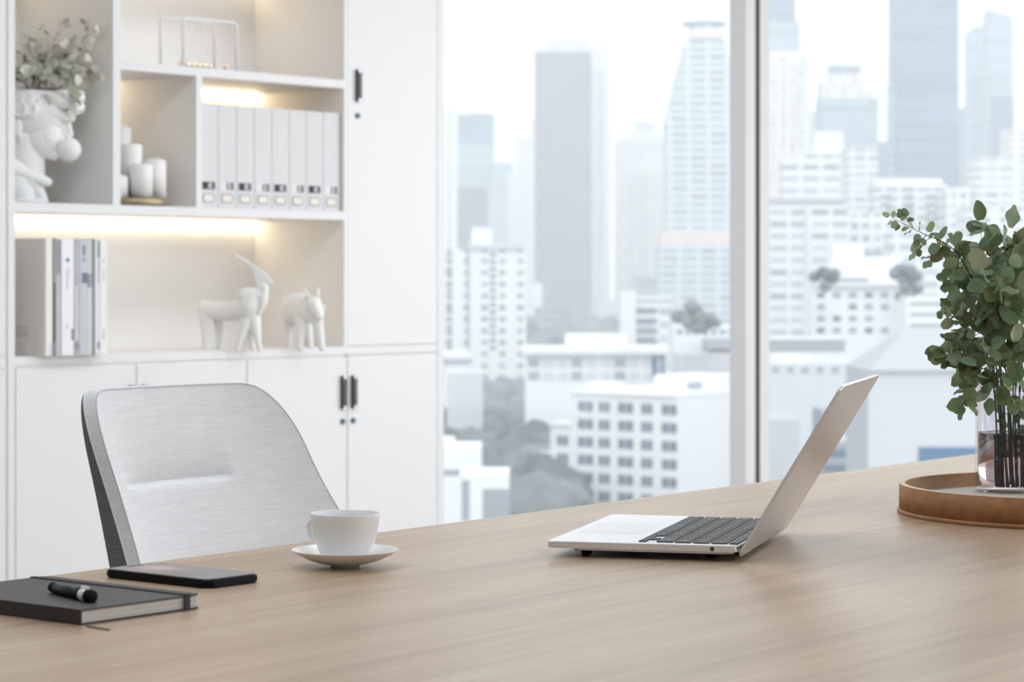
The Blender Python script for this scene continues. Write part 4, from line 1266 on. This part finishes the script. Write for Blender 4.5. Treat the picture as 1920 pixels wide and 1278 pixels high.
b = bld('apartment_block', 'long white apartment block with dotted window columns, lower left', 820, 987, 468, 640, 'white_dots', depth=18)
piece(b, 'roof_slab', 878, 984, 456, 466, 'roof', -1, 12); piece(b, 'roof_block', 884, 922, 426, 458, 'plain', 3, 11)
piece(b, 'dark_recess', 875, 880, 468, 660, 'grey', -0.3, 0.4)
piece(b, 'side_annex', 987, 1017, 530, 576, 'plain', 4, 12)
for r_ in range(14):
    for cx_ in (838, 918):
        piece(b, 'window', cx_, cx_ + (10 if cx_ < 900 else 12), 474 + r_ * 13.4, 481 + r_ * 13.4, 'pane', -0.15, 0.1)
b = bld('apartment_block', 'white mid-rise with banded windows right of the grey tower foot', 1176, 1262, 562, 560, 'white_bands', depth=14)
piece(b, 'stair_tower', 1163, 1192, 546, 720, 'plain', -1, 6); piece(b, 'roof_slab', 1180, 1262, 557, 562, 'plain', -0.6, 14)
for r_ in range(4): piece(b, 'dark_band', 1180, 1232, 578 + r_ * 19, 586 + r_ * 19, 'pane', -0.2, 0.1)
b = bld('office_block', 'long low white building with square bays above the trees', 985, 1250, 662, 430, 'plain', depth=16)
piece(b, 'roof_block', 1062, 1176, 627, 652, 'plain', 3, 10); piece(b, 'roof_slab', 980, 1254, 652, 663, 'plain', -1.5, 17)
for k in range(9):
    for r_ in range(2): piece(b, 'window', 990 + k * 27, 1011 + k * 27, 672 + r_ * 24, 688 + r_ * 24, 'roof' if k % 3 else 'grey', -0.15, 0.1)
piece(b, 'teal_glazing', 1222, 1233, 668, 705, 'bluewin', -0.3, 0.2); piece(b, 'teal_glazing', 1238, 1246, 668, 700, 'blue', -0.3, 0.2)
b = bld('house', 'small white roofed house among the trees by the left jamb', 828, 882, 660, 470, 'plain', depth=9); piece(b, 'eave_shade', 828, 884, 672, 680, 'grey', -0.5, 4)
b = bld('house', 'flat white roof among the trees at left, below the small white house', 838, 905, 698, 440, 'roof', depth=12)
b = bld('house', 'large white low house at the lower left of the window', 826, 902, 838, 260, 'plain', depth=9); piece(b, 'window_band', 830, 888, 880, 890, 'grey', -0.1, 0.1); piece(b, 'gable', 826, 850, 824, 842, 'plain', 1, 6)
b = bld('house', 'pale pitched house in front of the stepped white building, lower left', 862, 955, 888, 225, 'plain', depth=8)
piece(b, 'dark_opening', 866, 880, 900, 975, 'grey', -0.1, 0.1); piece(b, 'dark_opening', 905, 955, 916, 975, 'grey', -0.1, 0.1)
b = bld('house', 'low white roofs right of the pale mid-rise, behind the mullion', 1262, 1384, 612, 520, 'plain', depth=14)
piece(b, 'road_band', 1318, 1384, 634, 650, 'grey', -8, 0); piece(b, 'roof_step', 1275, 1330, 596, 612, 'roof', 4, 12); piece(b, 'lower_roof', 1262, 1384, 660, 700, 'roof', -14, -2)
for k in range(7): piece(b, 'window', 1270 + k * 16, 1279 + k * 16, 618, 626, 'pane', -.15, .1)

# stepped white building with big square windows, corner toward the viewer
N0 = at_d(1268, 900, 350)
sb_ = empty('hotel_building', (N0.x, N0.y, GZ), 0, 'stepped white building with rows of square windows behind the laptop', 'building')
def along_y(px, x=0.0):     # distance behind the near corner along +Y where a vertical line shows at px
    r = ray(px); X = N0.x + x
    return (X / r.x) * r.y - N0.y
def zat(py, d): return CAMZ - (py - HY) / FPX * d - GZ
lev = [(1268, 1070, 741), (1070, 1032, 803), (1032, 995, 862), (995, 957, 897)]
for pa_, pb_, py in lev:
    ya, yb = (0 if pa_ == 1268 else along_y(pa_)), along_y(pb_)
    dd_ = 350 + (yb if pa_ == 1268 else ya) * FW.y * 0.6
    box('wing', 0, 24, ya, yb, 0, zat(py, dd_), FM['plain'], sb_, 0)
    box('parapet', -0.3, 24.3, ya - .1, yb + .3, zat(py, dd_), zat(py, dd_) + 0.5, FM['plain'], sb_)
box('roof_block', 2, 8, along_y(1085), along_y(1108) , zat(741, 356), zat(720, 356), FM['plain'], sb_)
box('roof_block', 14, 24, 2, 14, zat(741, 350), zat(712, 350), FM['plain'], sb_)
box('tank', 9, 10.6, 3, 4.6, zat(735, 350), zat(722, 350), FM['grey'], sb_)
box('side_seam', 17.5, 17.8, -0.08, 0.1, 0, zat(745, 350), FM['grey'], sb_)
wp = None
for r_ in range(7):
    for k, cx_ in enumerate([1255, 1213, 1173, 1133, 1098, 1055, 1018, 980]):
        if (k == 5 and r_ < 2) or (k == 6 and r_ < 3) or (k == 7 and r_ < 4): continue
        yc = along_y(cx_); dc = 350 + yc * FW.y
        py = (768 + 33.8 * r_ - HY) * 350 / dc + HY + (4 if k == 0 else 2)
        zc = CAMZ - (768 - 3 + 33.8 * r_ - HY) / FPX * 355 - GZ
        hwid = (along_y(cx_ - 14) - along_y(cx_ + 14)) / 2
        if wp is None:
            wp = box('window', -0.04, 0.02, -0.5, 0.5, -0.72, 0.72, FM['pane'], sb_)
            w_ = wp
            boxes('window_bar', [(-0.07, -0.04, -0.03, 0.03, -0.72, 0.72)], FM['roof'], wp)
        else: w_ = copy_tree(wp)
        w_.location = (0, yc, zc); w_.scale = (1, hwid * 2 if k % 2 == 0 else hwid * 1.5, 1)

# ---- right pane
b = bld('tower', 'blue glass tower with tapered top just right of the mullion', 1425, 1506, 96, 1400, 'blue', depth=22)
piece(b, 'crown', 1425, 1500, 40, 96, 'blue_pale', 1, 20); piece(b, 'spire_block', 1425, 1492, -20, 40, 'blue', 2, 18)
b = bld('tower', 'pale cream high-rise in front of the tapered blue tower', 1425, 1519, 103, 1150, 'cream', depth=22)
piece(b, 'roof_block', 1440, 1512, 95, 103, 'plain', 3, 15); piece(b, 'recess', 1492, 1498, 125, 270, 'roof', -.4, .4); piece(b, 'recess', 1468, 1473, 125, 270, 'roof', -.4, .4)
b = bld('tower', 'grey-blue tower with stepped flat top, left of the tallest one', 1540, 1646, 184, 1350, 'blue_pale', depth=26)
piece(b, 'crown', 1542, 1622, 154, 184, 'cream', 2, 24); piece(b, 'crown', 1558, 1616, 124, 154, 'cream', 4, 20); piece(b, 'sign_band', 1556, 1616, 122, 135, 'blue', 3.5, 5); piece(b, 'roof_block', 1622, 1640, 168, 186, 'cream', 4, 18)
b = bld('tower', 'small distant blue slab between the stepped tower and the tallest one', 1520, 1545, 210, 1900, 'blue_pale')
b = bld('tower', 'tallest blue glass skyscraper rising out of the picture', 1684, 1797, -60, 1200, 'blue', depth=30)
piece(b, 'side_wing', 1674, 1690, 155, 350, 'blue_pale', 4, 18); piece(b, 'plant_floor', 1683, 1798, 160, 168, 'blue_dark', -.3, .3); piece(b, 'plant_floor', 1683, 1798, 75, 80, 'blue_dark', -.3, .3)
b = bld('tower', 'deep blue slab partly behind the tallest skyscraper', 1788, 1830, 203, 1640, 'blue_dark', depth=20)
b = bld('tower', 'low blue tower at the foot of the tallest skyscraper', 1648, 1690, 266, 1450, 'blue', depth=20)
b = bld('tower', 'paired blue tower with lower left wing near the right edge', 1822, 1852, 56, 1500, 'blue_pale', depth=24)
piece(b, 'slanted_cap', 1830, 1852, 50, 57, 'blue', 2, 20)
b = bld('tower', 'blue-grey tower with slanted roof near the right edge', 1856, 1899, 34, 1450, 'blue_pale', depth=24)
kk = 1450 / FPX
bm = bmesh.new()
xa, xb = -b['w'] / 2, b['w'] / 2
za, zb_, zc_ = b['h'], CAMZ - (18 - HY) * kk - GZ, CAMZ - (32 - HY) * kk - GZ
vs = [bm.verts.new(p_) for p_ in ((xa, 0, za), (xb, 0, za), (xb, 20, za), (xa, 20, za), (xa, 0, zb_), (xb, 0, zc_), (xb, 20, zc_), (xa, 20, zb_))]
for f in ((0, 1, 5, 4), (1, 2, 6, 5), (2, 3, 7, 6), (3, 0, 4, 7), (4, 5, 6, 7), (3, 2, 1, 0)): bm.faces.new([vs[i] for i in f])
link('slanted_roof', b2m(bm, 'roof'), b, FM['blue_pale'])
piece(b, 'dark_base', 1858, 1900, 182, 300, 'blue_dark', -1, 0.5)
b = bld('apartment_block', 'white block rising at the far right edge behind the leaves', 1893, 1935, 242, 1000, 'white_dots', depth=20)
b = bld('apartment_block', 'white stepped high-rise below the grey-blue tower', 1519, 1592, 285, 950, 'white_bands', depth=18); piece(b, 'roof_block', 1530, 1584, 244, 285, 'plain', 3, 14)
b = bld('apartment_block', 'narrow white high-rise beside the stepped white one', 1590, 1646, 276, 900, 'white_bands', depth=18)
b = bld('apartment_block', 'wide white block with notched top and dark windows, right half', 1640, 1776, 345, 800, 'white_bands', depth=16); piece(b, 'roof_block', 1648, 1768, 334, 345, 'plain', 2, 14)
for k in range(3):
    for r_ in range(4): piece(b, 'window', 1652 + k * 42, 1672 + k * 42, 366 + r_ * 15, 372 + r_ * 15, 'pane', -.2, .1)
b = bld('apartment_block', 'lower white wing right of the notched white block', 1776, 1818, 351, 790, 'white_fine', depth=16)
b = bld('apartment_block', 'white block with horizontal balconies behind the upper leaves', 1828, 1902, 294, 850, 'white_bands', depth=16)
b = bld('apartment_block', 'pale block behind the eucalyptus at the right edge', 1812, 1940, 390, 700, 'white_dots', depth=16)
b = bld('apartment_block', 'long banded apartment block low beside the mullion', 1425, 1588, 385, 620, 'white_bands', depth=18)
piece(b, 'roof_garden', 1430, 1585, 372, 386, 'grey', 3, 14); piece(b, 'upper_wing', 1480, 1590, 292, 372, 'white_bands', 16, 24); piece(b, 'vertical_joint', 1508, 1514, 386, 610, 'roof', -.4, .3)
b = bld('apartment_block', 'white banded block between the low apartments and the leaves', 1588, 1680, 400, 640, 'white_fine', depth=14)
b = bld('apartment_block', 'pale grid-fronted block behind the hillside villas', 1672, 1830, 436, 600, 'white_bands', depth=14)
b = bld('villa', 'white terraced building with balconies at mid height right of the mullion', 1522, 1712, 536, 400, 'plain', depth=12)
piece(b, 'roof_terrace', 1522, 1716, 528, 536, 'plain', -1, 12); piece(b, 'upper_house', 1566, 1626, 456, 528, 'plain', 3, 10); piece(b, 'upper_house', 1628, 1700, 480, 528, 'plain', 4, 10)
piece(b, 'shade_band', 1570, 1632, 523, 529, 'pane', 1.5, 2.0); piece(b, 'domed_roof', 1630, 1664, 470, 482, 'grey', 5, 8)
for k in range(6):
    for r_ in range(4):
        if (k, r_) in ((1, 1), (4, 2)): continue
        piece(b, 'window', 1532 + k * 30, 1546 + k * 30, 548 + r_ * 22, 558 + r_ * 22, 'pane' if (k + r_) % 3 == 0 else 'grey', -.12, .1)
b = bld('villa', 'white stepped villas lower right of the terraced building', 1700, 1790, 556, 380, 'plain', depth=10)
for r_ in range(4): piece(b, 'window_band', 1706, 1780, 566 + r_ * 20, 572 + r_ * 20, 'grey', -.12, .1)
b = bld('viaduct', 'grey elevated roadway beside the mullion', 1425, 1584, 634, 360, 'plain', depth=6); piece(b, 'road_wall', 1425, 1584, 636, 655, 'grey', -.5, .2)
b = bld('house', 'pale low roofs below the elevated roadway', 1425, 1640, 680, 300, 'roof', depth=10); piece(b, 'roof_step', 1460, 1520, 668, 680, 'plain', 2, 6)
for k in range(5): piece(b, 'window', 1448 + k * 28, 1460 + k * 28, 688, 698, 'grey', -.1, .1)
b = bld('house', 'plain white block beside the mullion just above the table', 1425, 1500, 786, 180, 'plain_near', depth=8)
b = bld('office_block', 'dim blue-grey glazed block seen behind the laptop lid', 1540, 1632, 770, 200, 'grey', depth=6)
for r_ in range(4): piece(b, 'window_band', 1545, 1628, 786 + r_ * 28, 800 + r_ * 28, 'pane' if r_ != 1 else 'roof', -.1, .05)
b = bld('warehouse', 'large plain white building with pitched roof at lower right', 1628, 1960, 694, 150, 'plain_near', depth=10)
bm = bmesh.new(); kk = 150 / FPX
xa, xb = (1628 - b['px']) * kk, (1960 - b['px']) * kk
zr = CAMZ - (618 - HY) * kk - GZ; zl = b['h']
vs = [bm.verts.new(p_) for p_ in ((xa, -.4, zl), (xb, -.4, zl), (xb, 10, zl), (xa, 10, zl), (xa + 3.2, 6, zr), (xb, 6, zr))]
for f in ((0, 1, 5, 4), (1, 2, 5), (2, 3, 4, 5), (3, 0, 4), (3, 2, 1, 0)): bm.faces.new([vs[i] for i in f])
link('pitched_roof', b2m(bm, 'proof'), b, mat('pale_metal_roof', (.47, .49, .51), .8, spec=.1))
piece(b, 'window_band', 1722, 1960, 838, 875, 'bluewin', -.06, .05)

# ground and trees
tag(box('ground', -2600, 3200, 60, 5200, GZ - 1, GZ, mat('hazy_ground', (.30, .33, .35), .95)), kind='structure')
def canopy(name, label, spots, seed, m='canopy'):
    rg = random.Random(seed); bm = bmesh.new()
    for px0_, px1_, d0, d1, n_, r0, r1 in spots:
        for _ in range(n_):
            d = rg.uniform(d0, d1); p = ray(rg.uniform(px0_, px1_)) * d; r_ = rg.uniform(r0, r1)
            mt = Matrix.Translation((p.x, p.y, GZ + r_ * 0.9)) @ Matrix.Rotation(rg.uniform(0, 6), 4, 'Z') @ Matrix.Diagonal((r_, r_ * rg.uniform(.8, 1.1), r_ * rg.uniform(.75, 1.1), 1))
            g_ = bmesh.ops.create_icosphere(bm, subdivisions=2, radius=1, matrix=mt)
            for v in g_['verts']:
                v.co += Vector([noise.noise(v.co * 0.5 + Vector((k * 31, 0, 0))) for k in range(3)]) * r_ * 0.5
    o = link(name, b2m(bm, name), None, M[m], smooth=True)
    return tag(o, label, 'trees', kind='stuff')
canopy('tree_canopy', 'dense grey-green tree tops between the white buildings, lower left of the window',
       [(822, 1075, 300, 860, 520, 2.4, 5.5), (985, 1160, 700, 1150, 120, 6, 11), (822, 960, 200, 260, 20, 2, 4)], 3)
canopy('tree_canopy', 'bushy trees among the low roofs right of the mullion',
       [(1425, 1640, 215, 330, 120, 2.5, 4.5), (1600, 1760, 420, 560, 60, 4, 8), (1500, 1560, 190, 215, 8, 2, 3)], 5)
def tree(px, py, d, r_, label):
    p = at_d(px, py, d)
    t = empty('tree', (p.x, p.y, p.z - r_ * 1.3), 0, label, 'tree', 'single trees beside the hillside buildings')
    rg = random.Random(int(px)); bm = bmesh.new()
    for _ in range(9):
        q = Vector((rg.uniform(-r_, r_), rg.uniform(-r_, r_), r_ * 1.3 + rg.uniform(-r_, r_) * .7))
        ell(bm, q, (r_ * .6, r_ * .6, r_ * .55), sub=2)
    link('crown', b2m(bm, 'crown'), t, M['canopy'], smooth=True)
    tube('trunk', [(0, 0, 0), (0, 0, r_ * 1.3)], r_ * .12, M['stem'], t, 8)
tree(1546, 522, 392, 1.7, 'dark tree at the left end of the roof terrace'); tree(1708, 520, 392, 1.9, 'taller dark tree at the right end of the roof terrace'); tree(1704, 552, 388, 1.5, 'dark tree beside the stepped villas')
tree(1300, 590, 500, 2.6, 'dark tree in front of the pale mid-rise'); tree(1322, 604, 495, 2.0, 'smaller dark tree left of the mullion')

# daylight haze hanging over the city
hz = bpy.data.materials.new('city_haze'); hz.use_nodes = True
nt = hz.node_tree; nt.nodes.clear()
vs_ = N(nt, 'ShaderNodeVolumeScatter'); vs_.inputs['Color'].default_value = (0.97, 0.985, 1.0, 1); vs_.inputs['Density'].default_value = 0.00070; vs_.inputs['Anisotropy'].default_value = 0.0
mo = N(nt, 'ShaderNodeOutputMaterial'); nt.links.new(vs_.outputs[0], mo.inputs['Volume'])
bm = bmesh.new(); add_box(bm, -1300, 1300, 90, 2600, GZ - 3, 260)
hzo = link('city_haze', b2m(bm, 'haze'), None, hz, rot=(0, 0, YAW))
tag(hzo, 'pale daylight haze hanging over the whole city', 'haze', kind='stuff')
